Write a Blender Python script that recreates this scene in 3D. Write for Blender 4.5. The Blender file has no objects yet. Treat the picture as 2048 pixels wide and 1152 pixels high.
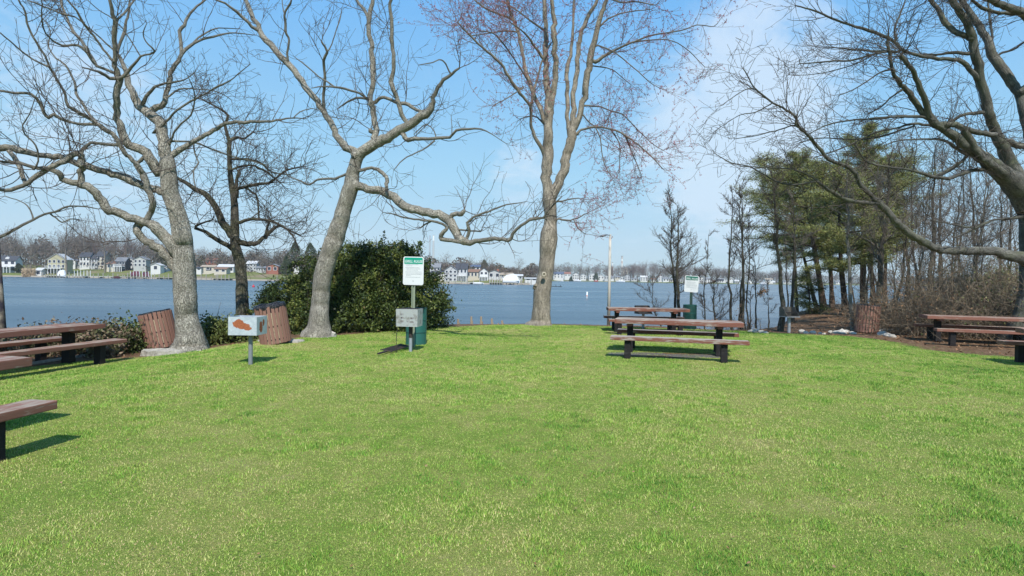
import bpy, bmesh, math, random
import numpy as np
from mathutils import Vector, Matrix

random.seed(7); NR = np.random.RandomState(11)
R = math.radians
scene = bpy.context.scene
COL = scene.collection

# ------------------------------------------------------------------ camera
FPX = 1150.0; CAM = np.array([0.0, 0.0, 1.6])
ROT = (Matrix.Rotation(R(90 - 1.0), 3, 'X') @ Matrix.Rotation(R(0.84), 3, 'Z'))
RM = np.array(ROT)
cam_d = bpy.data.cameras.new("camera"); cam = bpy.data.objects.new("camera", cam_d); COL.objects.link(cam)
cam.location = CAM; cam.rotation_euler = ROT.to_euler()
cam_d.sensor_width = 36; cam_d.lens = 36 * FPX / 2048; cam_d.clip_start = .05; cam_d.clip_end = 9000
scene.camera = cam
scene.render.resolution_x = 1024; scene.render.resolution_y = 576

def P(px, py, d):
    """point seen at a pixel of the 2048-wide photograph, d metres in front of the camera along the ground"""
    v = RM @ np.array([(px - 1024) / FPX, -(py - 576) / FPX, -1.0])
    return CAM + v * (d / v[1])
def PG(px, py, z=0.0):
    """point on the plane at height z seen at a pixel"""
    v = RM @ np.array([(px - 1024) / FPX, -(py - 576) / FPX, -1.0])
    return CAM + v * ((z - CAM[2]) / v[2])

# ------------------------------------------------------------------ scene helpers
def tag(o, label=None, cat=None, group=None, kind=None):
    if label: o['label'] = label
    if cat: o['category'] = cat
    if group: o['group'] = group
    if kind: o['kind'] = kind
    return o
def empty(name, loc, rz=0.0, label=None, cat=None, group=None):
    o = bpy.data.objects.new(name, None); COL.objects.link(o)
    o.location = loc; o.rotation_euler = (0, 0, rz); o.empty_display_size = .2
    return tag(o, label, cat, group)
def link(name, me, parent=None):
    o = bpy.data.objects.new(name, me); COL.objects.link(o)
    if parent is not None: o.parent = parent
    return o
def copy_tree(o, parent=None):
    c = o.copy(); COL.objects.link(c); c.parent = parent
    for ch in list(o.children): copy_tree(ch, c)
    return c

def mesh_np(name, V, F, mats, fm=None, smooth=False, attrs=None, cols=None):
    """V Nx3; F list of index arrays (k columns each)"""
    V = np.asarray(V, dtype=np.float32)
    me = bpy.data.meshes.new(name)
    F = [np.asarray(f, dtype=np.int32) for f in (F if isinstance(F, list) else [F]) if len(f)]
    nl = sum(f.size for f in F); nf = sum(len(f) for f in F)
    me.vertices.add(len(V)); me.vertices.foreach_set("co", V.ravel())
    me.loops.add(nl); me.loops.foreach_set("vertex_index", np.concatenate([f.ravel() for f in F]))
    me.polygons.add(nf)
    st = []; c = 0
    for f in F:
        st.append(c + np.arange(len(f)) * f.shape[1]); c += f.size
    me.polygons.foreach_set("loop_start", np.concatenate(st).astype(np.int32))
    if fm is not None: me.polygons.foreach_set("material_index", np.asarray(fm, dtype=np.int32))
    for m in (mats if isinstance(mats, (list, tuple)) else [mats]): me.materials.append(m)
    if attrs:
        for k, a in attrs.items():
            a = np.asarray(a, dtype=np.float32)
            if a.ndim == 1:
                at = me.attributes.new(k, 'FLOAT', 'POINT'); at.data.foreach_set("value", a)
            else:
                at = me.attributes.new(k, 'FLOAT_VECTOR', 'POINT'); at.data.foreach_set("vector", a.ravel())
    me.update(calc_edges=True)
    if smooth: me.polygons.foreach_set("use_smooth", np.ones(nf, dtype=bool))
    return me

class Geo:
    """collects numpy pieces"""
    def __init__(s): s.V = []; s.F = {}; s.n = 0; s.A = {}
    def add(s, V, F, **at):
        for f in (F if isinstance(F, list) else [F]):
            f = np.asarray(f)
            if len(f): s.F.setdefault(f.shape[1], []).append(f + s.n)
        s.V.append(np.asarray(V, dtype=np.float32)); s.n += len(V)
        for k, a in at.items(): s.A.setdefault(k, []).append(np.asarray(a, dtype=np.float32))
    def mesh(s, name, mats, smooth=False):
        F = [np.concatenate(v) for v in s.F.values()]
        return mesh_np(name, np.concatenate(s.V), F, mats, None, smooth, {k: np.concatenate(v) for k, v in s.A.items()})
    def obj(s, name, mats, parent=None, smooth=False):
        return link(name, s.mesh(name, mats, smooth), parent)

def bm_obj(name, bm, mat, parent=None, bevel=0.0, smooth=False, seg=2):
    if bevel > 0:
        bmesh.ops.bevel(bm, geom=[e for e in bm.edges if e.calc_face_angle(0) > .5], offset=bevel, segments=seg, affect='EDGES', profile=.5)
    bmesh.ops.recalc_face_normals(bm, faces=bm.faces[:])
    me = bpy.data.meshes.new(name); bm.to_mesh(me); bm.free()
    for m in (mat if isinstance(mat, (list, tuple)) else [mat]): me.materials.append(m)
    if smooth:
        for p in me.polygons: p.use_smooth = True
    return link(name, me, parent)
def box(bm, c, s, rot=None):
    M = Matrix.Translation(c) @ (rot.to_4x4() if rot is not None else Matrix()) @ Matrix.Diagonal((s[0], s[1], s[2], 1))
    return bmesh.ops.create_cube(bm, size=1.0, matrix=M)['verts']
def cyl(bm, a, b, r0, r1=None, n=12, cap=True):
    a = Vector(a); b = Vector(b); r1 = r0 if r1 is None else r1
    q = (b - a).to_track_quat('Z', 'Y').to_matrix().to_4x4()
    M = Matrix.Translation((a + b) / 2) @ q
    return bmesh.ops.create_cone(bm, cap_ends=cap, cap_tris=False, segments=n, radius1=r0, radius2=r1, depth=(b - a).length, matrix=M)['verts']
def prism(bm, poly, y0, y1):
    """poly of (x,z), extruded along y"""
    a = [bm.verts.new((x, y0, z)) for x, z in poly]; b = [bm.verts.new((x, y1, z)) for x, z in poly]
    n = len(poly)
    bm.faces.new(a); bm.faces.new(b[::-1])
    for i in range(n): bm.faces.new((a[i], b[i], b[(i + 1) % n], a[(i + 1) % n]))

# ------------------------------------------------------------------ materials
def mat(name, col=(.5, .5, .5), rough=.8, metal=0.0, spec=.3):
    m = bpy.data.materials.new(name); m.use_nodes = True
    b = m.node_tree.nodes['Principled BSDF']
    b.inputs['Base Color'].default_value = (*col, 1); b.inputs['Roughness'].default_value = rough
    b.inputs['Metallic'].default_value = metal; b.inputs['Specular IOR Level'].default_value = spec
    return m
class N:
    """small node-graph helper"""
    def __init__(s, m): s.t = m.node_tree; s.b = s.t.nodes.get('Principled BSDF')
    def new(s, ty, **kw):
        n = s.t.nodes.new(ty)
        for k, v in kw.items(): setattr(n, k, v)
        return n
    def ln(s, a, b): s.t.links.new(a, b)
    def val(s, sock, v):
        if hasattr(v, 'is_linked') or isinstance(v, bpy.types.NodeSocket): s.ln(v, sock)
        else: sock.default_value = v
    def co(s, kind='Object', scale=(1, 1, 1), attr=None, src=None):
        if attr: o = s.new('ShaderNodeAttribute', attribute_name=attr).outputs['Vector']
        elif src is not None: o = src
        else: o = s.new('ShaderNodeTexCoord').outputs[kind]
        mp = s.new('ShaderNodeMapping'); mp.inputs['Scale'].default_value = scale; s.ln(o, mp.inputs['Vector'])
        return mp.outputs[0]
    def noise(s, vec, scale=5, detail=4, rough=.55, dist=0.0):
        n = s.new('ShaderNodeTexNoise'); n.inputs['Scale'].default_value = scale; n.inputs['Detail'].default_value = detail
        n.inputs['Roughness'].default_value = rough; n.inputs['Distortion'].default_value = dist
        s.ln(vec, n.inputs['Vector']); return n.outputs['Fac']
    def ramp(s, fac, stops):
        n = s.new('ShaderNodeValToRGB'); e = n.color_ramp.elements
        while len(e) < len(stops): e.new(.5)
        for i, (p, c) in enumerate(stops):
            e[i].position = p; e[i].color = (*c, 1) if len(c) == 3 else c
        s.ln(fac, n.inputs[0]); return n.outputs[0]
    def mix(s, fac, a, b, mode='MIX'):
        n = s.new('ShaderNodeMix', data_type='RGBA', blend_type=mode)
        s.val(n.inputs[0], fac)
        s.val(n.inputs[6], a if not isinstance(a, tuple) else (*a, 1)); s.val(n.inputs[7], b if not isinstance(b, tuple) else (*b, 1))
        return n.outputs[2]
    def math(s, op, a, b=0.0, c=0.0):
        n = s.new('ShaderNodeMath', operation=op); s.val(n.inputs[0], a); s.val(n.inputs[1], b)
        if op in ('MULTIPLY_ADD', 'SMOOTH_MIN'): s.val(n.inputs[2], c)
        return n.outputs[0]
    def attr(s, name): return s.new('ShaderNodeAttribute', attribute_name=name).outputs['Fac']
    def rng(s, v, a, b, c=0.0, d=1.0, smooth=False):
        n = s.new('ShaderNodeMapRange'); s.ln(v, n.inputs[0])
        if smooth: n.interpolation_type = 'SMOOTHSTEP'
        for i, x in enumerate((a, b, c, d)): n.inputs[i + 1].default_value = x
        return n.outputs[0]
    def bump(s, h, strength=.3, dist=.02):
        n = s.new('ShaderNodeBump'); n.inputs['Strength'].default_value = strength; n.inputs['Distance'].default_value = dist
        s.ln(h, n.inputs['Height']); s.ln(n.outputs[0], s.b.inputs['Normal']); return n

def bark_mat(name, c0, c1, c2, moss=None, scale=1.0, ridge=1.0, bs=.6, zs=.3):
    m = mat(name, c1, .9, spec=.15); g = N(m)
    v = g.co(attr='bark', scale=(1, 1, zs))
    n1 = g.noise(v, 17 * scale, 6, .72, .6); n2 = g.noise(g.co(attr='bark', scale=(1, 1, .6)), 3.2, 4, .6)
    n3 = g.noise(g.co(attr='bark', scale=(1, 1, 1)), 90, 3, .6)
    vo = g.new('ShaderNodeTexVoronoi', feature='DISTANCE_TO_EDGE'); vo.inputs['Scale'].default_value = 22 * scale
    g.ln(g.co(attr='bark', scale=(1, 1, zs * .9)), vo.inputs['Vector'])
    crack = g.rng(vo.outputs['Distance'], .0, .12)
    col = g.ramp(n1, [(.36, tuple(x * .75 for x in c0)), (.5, c1), (.62, c2)])
    col = g.mix(g.rng(n2, .42, .66), col, tuple(x * .62 for x in c1))
    col = g.mix(g.math('MULTIPLY', g.math('SUBTRACT', 1.0, crack), .45 * ridge), col, tuple(x * .45 for x in c0))
    col = g.mix(g.rng(g.noise(g.co(attr='bark', scale=(1, 1, .7)), 42 * scale, 3, .75), .53, .63, 0, .75), col, tuple(x * .35 for x in c0))
    col = g.mix(g.rng(g.attr('thick'), .022, .085, .75, 0), col, tuple(x * .42 for x in c1))   # darker towards the thin branches
    if moss: col = g.mix(g.rng(g.noise(g.co('Object'), 2.3, 4, .6), .48, .7, 0, .65), col, moss)
    g.ln(col, g.b.inputs['Base Color'])
    h = g.math('ADD', g.math('MULTIPLY', n1, 1.0), g.math('ADD', g.math('MULTIPLY', crack, .8 * ridge), g.math('MULTIPLY', n3, .3)))
    g.bump(h, min(1, bs * 1.5), .035)
    return m

M_ = {}
M_['bark_oak'] = bark_mat('bark_oak', (.21, .19, .155), (.46, .425, .355), (.64, .60, .51), zs=.75, ridge=.7)
M_['bark_old'] = bark_mat('bark_old', (.08, .07, .055), (.17, .15, .115), (.27, .25, .2), moss=(.16, .17, .09))
M_['bark_maple'] = bark_mat('bark_maple', (.18, .155, .12), (.34, .295, .235), (.45, .395, .32), scale=.7, ridge=.35, bs=.35)
M_['bark_beech'] = bark_mat('bark_beech', (.085, .08, .07), (.155, .148, .13), (.25, .24, .21), moss=(.12, .13, .08), scale=.6, ridge=.3, bs=.3)
M_['bark_wood'] = bark_mat('bark_wood', (.08, .07, .058), (.17, .148, .12), (.28, .255, .215), moss=(.12, .13, .06))
M_['bark_pine'] = bark_mat('bark_pine', (.07, .045, .03), (.15, .105, .075), (.25, .19, .14))
M_['twig_grey'] = mat('twig_grey', (.10, .08, .068), .9)
M_['twig_dark'] = mat('twig_dark', (.08, .064, .052), .9)
M_['twig_red'] = mat('twig_red', (.19, .125, .105), .85)
M_['twig_wood'] = mat('twig_wood', (.165, .14, .115), .9)
M_['twig_brush'] = mat('twig_brush', (.23, .18, .125), .9)
M_['twig_far'] = mat('twig_far', (.16, .13, .11), .95)
M_['bud'] = mat('red_bud', (.34, .09, .10), .6)
def leafy(name, cols, rough=.5, spec=.4, trans=.0):
    m = mat(name, cols[1], rough, spec=spec); g = N(m)
    a = g.attr('rnd')
    k = len(cols)
    g.ln(g.ramp(a, [(i / (k - 1), c) for i, c in enumerate(cols)]), g.b.inputs['Base Color'])
    return m
M_['holly'] = leafy('holly_leaf', [(.012, .022, .008), (.03, .05, .012), (.07, .10, .02), (.17, .19, .04), (.17, .12, .05)], .55, .3)  # wide tone range paints in sunlit clumps and shaded voids
M_['lowbush'] = leafy('low_bush_leaf', [(.05, .07, .02), (.10, .13, .03), (.15, .17, .05), (.2, .2, .06)], .5, .4)
M_['bramble'] = leafy('bramble_leaf', [(.06, .075, .03), (.12, .12, .05), (.16, .10, .07), (.26, .20, .13), (.30, .26, .17)], .7, .3)
M_['needle'] = leafy('pine_needle', [(.085, .11, .045), (.165, .19, .06), (.29, .30, .09), (.25, .19, .10)], .6, .25)
M_['needle_far'] = leafy('far_needle', [(.05, .065, .03), (.08, .10, .04)], .8, .1)
M_['litter'] = leafy('dead_leaf', [(.10, .05, .025), (.20, .10, .05), (.30, .17, .09), (.36, .25, .15)], .8, .2)
M_['blade'] = leafy('grass_blade', [(.055, .17, .022), (.165, .345, .042), (.335, .465, .08), (.54, .52, .21), (.56, .41, .23)], .62, .25)

# painted, weathered timber of the tables
def timber(name, paint, bare, wear=.5, sc=1.0):
    m = mat(name, paint, .75, spec=.25); g = N(m)
    v = g.co('Object', (1.2 * sc, 14 * sc, 14 * sc))
    n1 = g.noise(v, 3.0, 6, .65, .4); n2 = g.noise(g.co('Object', (2.5, 5, 5)), 1.4, 3, .6)
    grain = g.noise(g.co('Object', (2 * sc, 60 * sc, 60 * sc)), 2.0, 5, .6)
    geo = g.new('ShaderNodeNewGeometry'); sx = g.new('ShaderNodeSeparateXYZ'); g.ln(geo.outputs['Normal'], sx.inputs[0])
    up = g.rng(sx.outputs[2], .3, .9, 0, .12)                 # rain wears the upward faces most
    f = g.math('ADD', g.math('ADD', g.math('MULTIPLY', n1, .65), g.math('MULTIPLY', n2, .35)), up)
    wearf = g.rng(f, 1.0 - wear - .02, 1.0 - wear + .07)
    pc = g.mix(grain, tuple(x * .72 for x in paint), tuple(min(1, x * 1.25) for x in paint))
    bc = g.mix(grain, tuple(x * .6 for x in bare), tuple(min(1, x * 1.2) for x in bare))
    g.ln(g.mix(wearf, pc, bc), g.b.inputs['Base Color'])
    g.bump(g.math('ADD', grain, g.math('MULTIPLY', wearf, -.6)), .35, .006)
    return m
M_['timber_b'] = timber('bench_bare_timber', (.20, .08, .055), (.40, .35, .30), .49)
M_['timber'] = timber('weathered_red_timber', (.20, .08, .055), (.36, .31, .26), .455)
M_['timber2'] = timber('red_brown_timber', (.235, .105, .075), (.36, .29, .23), .42)
M_['slat'] = timber('bin_slat_timber', (.27, .145, .108), (.36, .27, .2), .36)
M_['leg'] = timber('black_stained_timber', (.018, .016, .017), (.05, .045, .045), .42)
M_['cream'] = timber('lit_slat_edge_cream', (.50, .42, .29), (.30, .26, .2), .5)
M_['bag'] = mat('black_plastic_bag', (.012, .012, .016), .28, spec=.6)
g = N(M_['bag']); g.bump(g.noise(g.co('Object', (1, 1, 3)), 14, 4, .6, 1.2), .9, .04)
M_['conc'] = mat('old_concrete', (.36, .33, .28), .9); g = N(M_['conc'])
n = g.noise(g.co('Object'), 9, 6, .7); g.ln(g.ramp(n, [(.3, (.2, .18, .15)), (.6, (.46, .43, .37))]), g.b.inputs['Base Color']); g.bump(n, .8, .05)
M_['rock'] = mat('pale_rock', (.5, .49, .46), .85); g = N(M_['rock'])
n = g.noise(g.co('Object'), 7, 5, .65); g.ln(g.ramp(n, [(.3, (.27, .245, .21)), (.65, (.60, .56, .49))]), g.b.inputs['Base Color']); g.bump(n, .6, .03)
def metal_mat(name, col, rough, metal, dirt, amt):
    m = mat(name, col, rough, metal, .5); g = N(m)
    n = g.noise(g.co('Object', (1, 1, 1)), 9, 5, .65)
    g.ln(g.mix(g.rng(n, .5, .68, 0, amt), col, dirt), g.b.inputs['Base Color'])
    g.ln(g.rng(n, .3, .7, rough - .1, rough + .2), g.b.inputs['Roughness']); return m
M_['galv'] = metal_mat('galvanised_steel', (.42, .45, .48), .5, .55, (.30, .30, .30), .5)
M_['post'] = metal_mat('steel_post_paint', (.25, .27, .29), .5, .3, (.16, .15, .14), .5)
M_['signpost'] = metal_mat('green_channel_post', (.28, .33, .24), .55, .35, (.22, .22, .16), .5)
M_['greenpost'] = metal_mat('dark_green_post', (.03, .07, .05), .5, .2, (.06, .07, .05), .5)
M_['iron'] = metal_mat('burnt_iron', (.045, .042, .04), .75, .3, (.12, .07, .045), .6)
M_['greybox'] = metal_mat('soot_stained_steel', (.10, .095, .085), .65, .3, (.2, .17, .13), .6)
M_['bin_green'] = metal_mat('dark_green_paint', (.008, .05, .042), .4, 0, (.03, .06, .05), .5)
M_['bin_green2'] = metal_mat('teal_green_paint', (.022, .125, .105), .4, 0, (.04, .1, .085), .5)
M_['white'] = mat('white_paint', (.68, .69, .70), .5)
M_['signgreen'] = mat('sign_green', (.0, .30, .20), .45)
M_['inkgrey'] = mat('faded_print', (.30, .33, .35), .6)
M_['dark'] = mat('dark_opening', (.02, .02, .022), .7)
def galv_rust(name, blobs):
    """galvanised sheet with burnt rust patches; blobs = (x,z,rx,rz) on the x/z or y/z faces in object space"""
    m = mat(name, (.5, .53, .56), .45, .4, .5); g = N(m)
    tc = g.new('ShaderNodeTexCoord').outputs['Object']; sx = g.new('ShaderNodeSeparateXYZ'); g.ln(tc, sx.inputs[0])
    nz = g.noise(g.co('Object'), 11, 6, .7, .6); fine = g.noise(g.co('Object'), 40, 4, .6)
    tot = None
    for ax, cx, cz, rx, rz in blobs:
        dx = g.math('DIVIDE', g.math('SUBTRACT', sx.outputs[ax], cx), rx); dz = g.math('DIVIDE', g.math('SUBTRACT', sx.outputs[2], cz), rz)
        r2 = g.math('ADD', g.math('MULTIPLY', dx, dx), g.math('MULTIPLY', dz, dz))
        if ax == 0: r2 = g.math('ADD', r2, g.rng(sx.outputs[1], -.145, -.13, 0, 9))
        else: r2 = g.math('ADD', r2, g.rng(sx.outputs[0], .17, .185, 9, 0))
        tot = r2 if tot is None else g.math('MINIMUM', tot, r2)
    f = g.rng(g.math('ADD', tot, g.math('MULTIPLY', g.math('SUBTRACT', nz, .5), 2.6)), .9, 1.05, 1, 0)
    rust = g.ramp(fine, [(.3, (.20, .05, .018)), (.6, (.38, .12, .045))])
    base = g.mix(g.rng(nz, .4, .65), (.50, .55, .60), (.66, .71, .76))
    g.ln(g.mix(f, base, rust), g.b.inputs['Base Color'])
    g.ln(g.math('MULTIPLY', g.math('SUBTRACT', 1.0, f), .35), g.b.inputs['Metallic'])
    g.ln(g.rng(f, 0, 1, .42, .85), g.b.inputs['Roughness']); return m

# ------------------------------------------------------------------ terrain description
SHX = [-400, -60, -30, -12, -9.5, -8, -7, -5, -3.5, -2, 1.5, 5, 7, 8.5, 10, 12.3, 15.5, 19, 30, 60, 400]
SHY = [10, 14, 13.5, 14.4, 14.9, 15.8, 17.3, 19.0, 20.0, 20.8, 21.4, 21.1, 20.2, 20.5, 22.2, 26, 31, 36, 44, 56, 90]
EGX = [-400, -30, -12, -9.3, -8.4, -7.7, -6.9, -5.5, -4.4, -2.7, -1, 1, 4, 7.5, 8.9, 10.1, 10.7, 11.4, 13, 20, 400]
EGY = [4, 8, 9.2, 10.2, 11.7, 12.2, 13.0, 14.6, 15.6, 18.0, 19.3, 20.0, 19.4, 18.7, 17.7, 17.3, 15.2, 12.9, 11.2, 9.5, 5]
def sstep(a, b, x):
    t = np.clip((np.asarray(x, dtype=float) - a) / (b - a), 0, 1); return t * t * (3 - 2 * t)
def wob(x, y): return np.sin(x * 1.7 + y * .9) * .5 + np.sin(x * .63 - y * 1.3 + 1.7) * .6 + np.sin(x * 3.9 + y * 3.1) * .25
def ground_z(x, y):
    x = np.asarray(x, dtype=float); y = np.asarray(y, dtype=float)
    s = np.interp(x, SHX, SHY) + .12 * wob(x, y); dist = (s - y) * .85
    z = .012 * wob(x * .8, y * .8) - .19 * sstep(5.5, 8.3, -x) * sstep(3, 7, y)
    z = z + .28 * sstep(9.5, 13, x) * sstep(17.5, 24, y)
    z = z * sstep(0, 1.2, dist) - 1.9 * (1 - sstep(-1.4, 1.0, dist))
    return z
def gz(x, y): return float(ground_z(x, y))
def grass_mask(x, y):
    e = np.interp(x, EGX, EGY) + .10 * wob(x * 1.3, y * 1.3)
    m = sstep(-.25, .35, e - y)
    m = m * (1 - .9 * sstep(1.15, .75, np.sqrt(((x - 12.4) / 2.3) ** 2 + ((y - 14.6) / 2.3) ** 2) + .08 * wob(x * 2, y * 2)))
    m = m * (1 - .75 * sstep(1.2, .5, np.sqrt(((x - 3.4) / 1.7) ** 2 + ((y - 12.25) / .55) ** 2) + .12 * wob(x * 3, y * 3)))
    return m
# ------------------------------------------------------------------ ground sheet, grass, water
def build_ground():
    def axis(lo, hi, flo, fhi, step):
        a = [flo]; s = step
        while a[-1] > lo: s *= 1.35; a.append(a[-1] - s)
        b = [fhi]; s = step
        while b[-1] < hi: s *= 1.35; b.append(b[-1] + s)
        return np.array(sorted(set(a[1:] + list(np.arange(flo, fhi, step)) + b)))
    xs = axis(-350, 350, -26, 34, .22); ys = axis(-250, 60, -4, 40, .22)
    X, Y = np.meshgrid(xs, ys); Z = ground_z(X, Y)
    V = np.stack([X.ravel(), Y.ravel(), Z.ravel()], 1)
    nx, ny = len(xs), len(ys); i = np.arange(nx * ny).reshape(ny, nx)
    F = np.stack([i[:-1, :-1].ravel(), i[:-1, 1:].ravel(), i[1:, 1:].ravel(), i[1:, :-1].ravel()], 1)
    x, y = V[:, 0], V[:, 1]
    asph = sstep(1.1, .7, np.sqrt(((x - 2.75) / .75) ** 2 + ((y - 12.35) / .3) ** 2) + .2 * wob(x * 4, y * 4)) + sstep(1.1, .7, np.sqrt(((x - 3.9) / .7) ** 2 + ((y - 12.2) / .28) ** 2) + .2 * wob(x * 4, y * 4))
    m = mat('ground_cover', (.1, .2, .05), .95, spec=.1); g = N(m)
    o = g.co('Object')
    n1 = g.noise(o, .55, 4, .6); n2 = g.noise(o, 3.0, 5, .65); n3 = g.noise(o, 38, 4, .7); n4 = g.noise(o, 160, 2, .6)
    f = g.math('ADD', g.math('MULTIPLY', n1, .35), g.math('ADD', g.math('MULTIPLY', n2, .35), g.math('MULTIPLY', n3, .35)))
    gr = g.ramp(f, [(.36, (.14, .27, .035)), (.47, (.245, .365, .055)), (.57, (.40, .42, .11)), (.68, (.52, .45, .2))])
    gr = g.mix(g.rng(n4, .38, .62, .85, .1), gr, (.055, .065, .018))  # dark flecks in the colour stand in for shadow between the blades
    l1 = g.noise(o, 6, 6, .7); l2 = g.noise(o, 45, 4, .7)
    li = g.ramp(l1, [(.35, (.09, .06, .035)), (.5, (.22, .13, .075)), (.62, (.32, .21, .13)), (.72, (.12, .13, .04))])
    li = g.mix(g.rng(l2, .4, .62, .6, 0), li, (.07, .045, .03))
    msk = g.math('ADD', g.attr('grass'), g.math('MULTIPLY', g.math('SUBTRACT', n2, .5), .5))
    c = g.mix(g.rng(msk, .35, .65), li, gr)
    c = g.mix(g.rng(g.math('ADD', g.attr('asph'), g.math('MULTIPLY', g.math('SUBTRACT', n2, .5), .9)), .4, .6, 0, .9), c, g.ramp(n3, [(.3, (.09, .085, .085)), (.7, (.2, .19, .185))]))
    # wet mud on the bank, below lawn level
    sx = g.new('ShaderNodeSeparateXYZ'); g.ln(o, sx.inputs[0])
    c = g.mix(g.rng(sx.outputs[2], -.95, -.35, .85, 0), c, (.055, .045, .03))
    g.ln(c, g.b.inputs['Base Color']); g.bump(g.math('ADD', n3, n4), .6, .03)
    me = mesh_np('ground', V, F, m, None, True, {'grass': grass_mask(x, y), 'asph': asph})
    tag(link('ground', me), kind='structure')

_G = np.random.RandomState(99).rand(256, 256)
def vnoise(x, y, sc, seed=0):
    """smooth value noise in world metres"""
    c_, s_ = math.cos(seed * 1.9), math.sin(seed * 1.9); x, y = x * c_ - y * s_, x * s_ + y * c_
    u = x / sc + seed * 17.3 + 100; v = y / sc + seed * 9.1 + 100; i = np.floor(u).astype(int); j = np.floor(v).astype(int)
    a = u - i; b = v - j; a = a * a * (3 - 2 * a); b = b * b * (3 - 2 * b); g = lambda p, q: _G[p % 256, q % 256]
    return (g(i, j) * (1 - a) + g(i + 1, j) * a) * (1 - b) + (g(i, j + 1) * (1 - a) + g(i + 1, j + 1) * a) * b

def build_grass():
    def scatter(n, d0, d1, full):
        d = d0 + (d1 - d0) * NR.rand(n); x = (NR.rand(n) * 2 - 1) * (1.0 * d + 1.8)
        keep = NR.rand(n) < grass_mask(x, d) * (.55 + .45 * vnoise(x, d, .09, 7)); x = x[keep]; y = d[keep]; n = len(x)
        big = vnoise(x, y, 2.7, 1) * .35 + vnoise(x, y, 1.1, 2) * .3 + vnoise(x, y, .45, 6) * .35; mid = vnoise(x, y, .21, 3); sm = vnoise(x, y, .075, 4)
        lush = sstep(.38, .72, .5 * big + .5 * mid)                       # thicker green tufts between thin straw-coloured places
        h = (.010 + .014 * NR.rand(n)) * (.65 + .75 * lush) * (.8 + .5 * sm) * (1 + .012 * y) * (.55 + .45 * grass_mask(x, y))
        w = (.0015 + .0015 * NR.rand(n)) * (1 + .10 * y)
        ph = NR.rand(n) * 6.283; lean = (.15 + .75 * NR.rand(n)) * h; la = NR.rand(n) * 6.283; z = ground_z(x, y)
        b = np.stack([x, y, z - .004], 1); px = np.stack([np.cos(ph) * w, np.sin(ph) * w, np.zeros(n)], 1)
        tip = b + np.stack([np.cos(la) * lean, np.sin(la) * lean, h], 1)
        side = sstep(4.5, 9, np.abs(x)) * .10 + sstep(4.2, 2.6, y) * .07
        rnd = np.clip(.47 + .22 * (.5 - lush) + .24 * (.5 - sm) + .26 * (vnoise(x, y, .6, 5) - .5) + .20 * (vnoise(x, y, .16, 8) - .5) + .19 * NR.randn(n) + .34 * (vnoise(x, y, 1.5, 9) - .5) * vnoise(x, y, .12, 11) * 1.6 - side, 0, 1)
        i = np.arange(n)
        if full:
            mid_ = b + np.stack([np.cos(la) * lean * .3, np.sin(la) * lean * .3, h * .6], 1)
            V = np.stack([b - px, b + px, mid_ + px * .8, mid_ - px * .8, tip], 1); i = i * 5
            return V.reshape(-1, 3), [np.stack([i, i + 1, i + 2, i + 3], 1), np.stack([i + 3, i + 2, i + 4], 1)], np.repeat(rnd, 5)
        V = np.stack([b - px, b + px, tip], 1); i = i * 3
        return V.reshape(-1, 3), [np.stack([i, i + 1, i + 2], 1)], np.repeat(rnd, 3)
    g_ = Geo()
    for n, d0, d1, full in ((1900000, 1.6, 20.2, False),):
        V, F, r = scatter(n, d0, d1, full); g_.add(V, F, rnd=r)
    tag(g_.obj('grass', M_['blade']), 'short spring lawn grass, green with straw flecks', 'grass', kind='stuff')

def build_litter():
    n = 26000
    x = -12 + NR.rand(n) * 40; y = 8 + NR.rand(n) * 26
    gm = grass_mask(x, y); z = ground_z(x, y)
    k = (gm < .25 + .2 * (NR.rand(n) < .01)) & (z > -.6) & ((x > 6.5) | (NR.rand(n) < .35))
    # a few dead leaves blown on the lawn
    x2 = NR.rand(1600) * 22 - 10; y2 = 2.5 + NR.rand(1600) * 15
    x = np.r_[x[k], x2]; y = np.r_[y[k], y2]; n = len(x)
    z = ground_z(x, y) + .012 + .01 * NR.rand(n)
    z[-1600:] += .012
    s = .022 + .03 * NR.rand(n); s[-1600:] *= .28
    a = NR.rand(n) * 6.283; t = NR.randn(n, 2) * .3
    u = np.stack([np.cos(a), np.sin(a), t[:, 0]], 1) * s[:, None]; v = np.stack([-np.sin(a), np.cos(a), t[:, 1]], 1) * (s * .6)[:, None]
    c = np.stack([x, y, z], 1)
    V = np.stack([c - u, c - v * .9, c + u, c + v], 1)
    i = np.arange(n) * 4
    me = mesh_np('leaf_litter', V.reshape(-1, 3), [np.stack([i, i + 1, i + 2, i + 3], 1)], M_['litter'], None, False, {'rnd': np.repeat(NR.rand(n), 4)})
    tag(link('leaf_litter', me), 'brown fallen leaves under the trees on the point', 'leaves', kind='stuff')

WZ = -1.1
def build_water():
    V = [(-4000, -300, WZ), (4000, -300, WZ), (4000, 4000, WZ), (-4000, 4000, WZ)]
    m = mat('water', (.06, .092, .115), .12, spec=.5); g = N(m)
    g.b.inputs['IOR'].default_value = 1.33
    o = g.co('Object', (.5, 1.1, 1))
    a = g.noise(o, 1.6, 5, .62, .3); b = g.noise(g.co('Object', (.5, 1.5, 1)), 7, 4, .6); c = g.noise(g.co('Object', (.02, .09, 1)), 1.0, 4, .6)
    h = g.math('ADD', g.math('MULTIPLY', a, 1.0), g.math('MULTIPLY', b, .3))
    bn = g.bump(h, .9, .13)
    g.ln(g.rng(c, .38, .62, .3, .95), bn.inputs['Strength'])
    g.ln(g.rng(c, .3, .7, .22, .34), g.b.inputs['Roughness'])
    tag(link('water', mesh_np('water', V, [np.array([[0, 1, 2, 3]])], m)), kind='structure')

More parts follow.
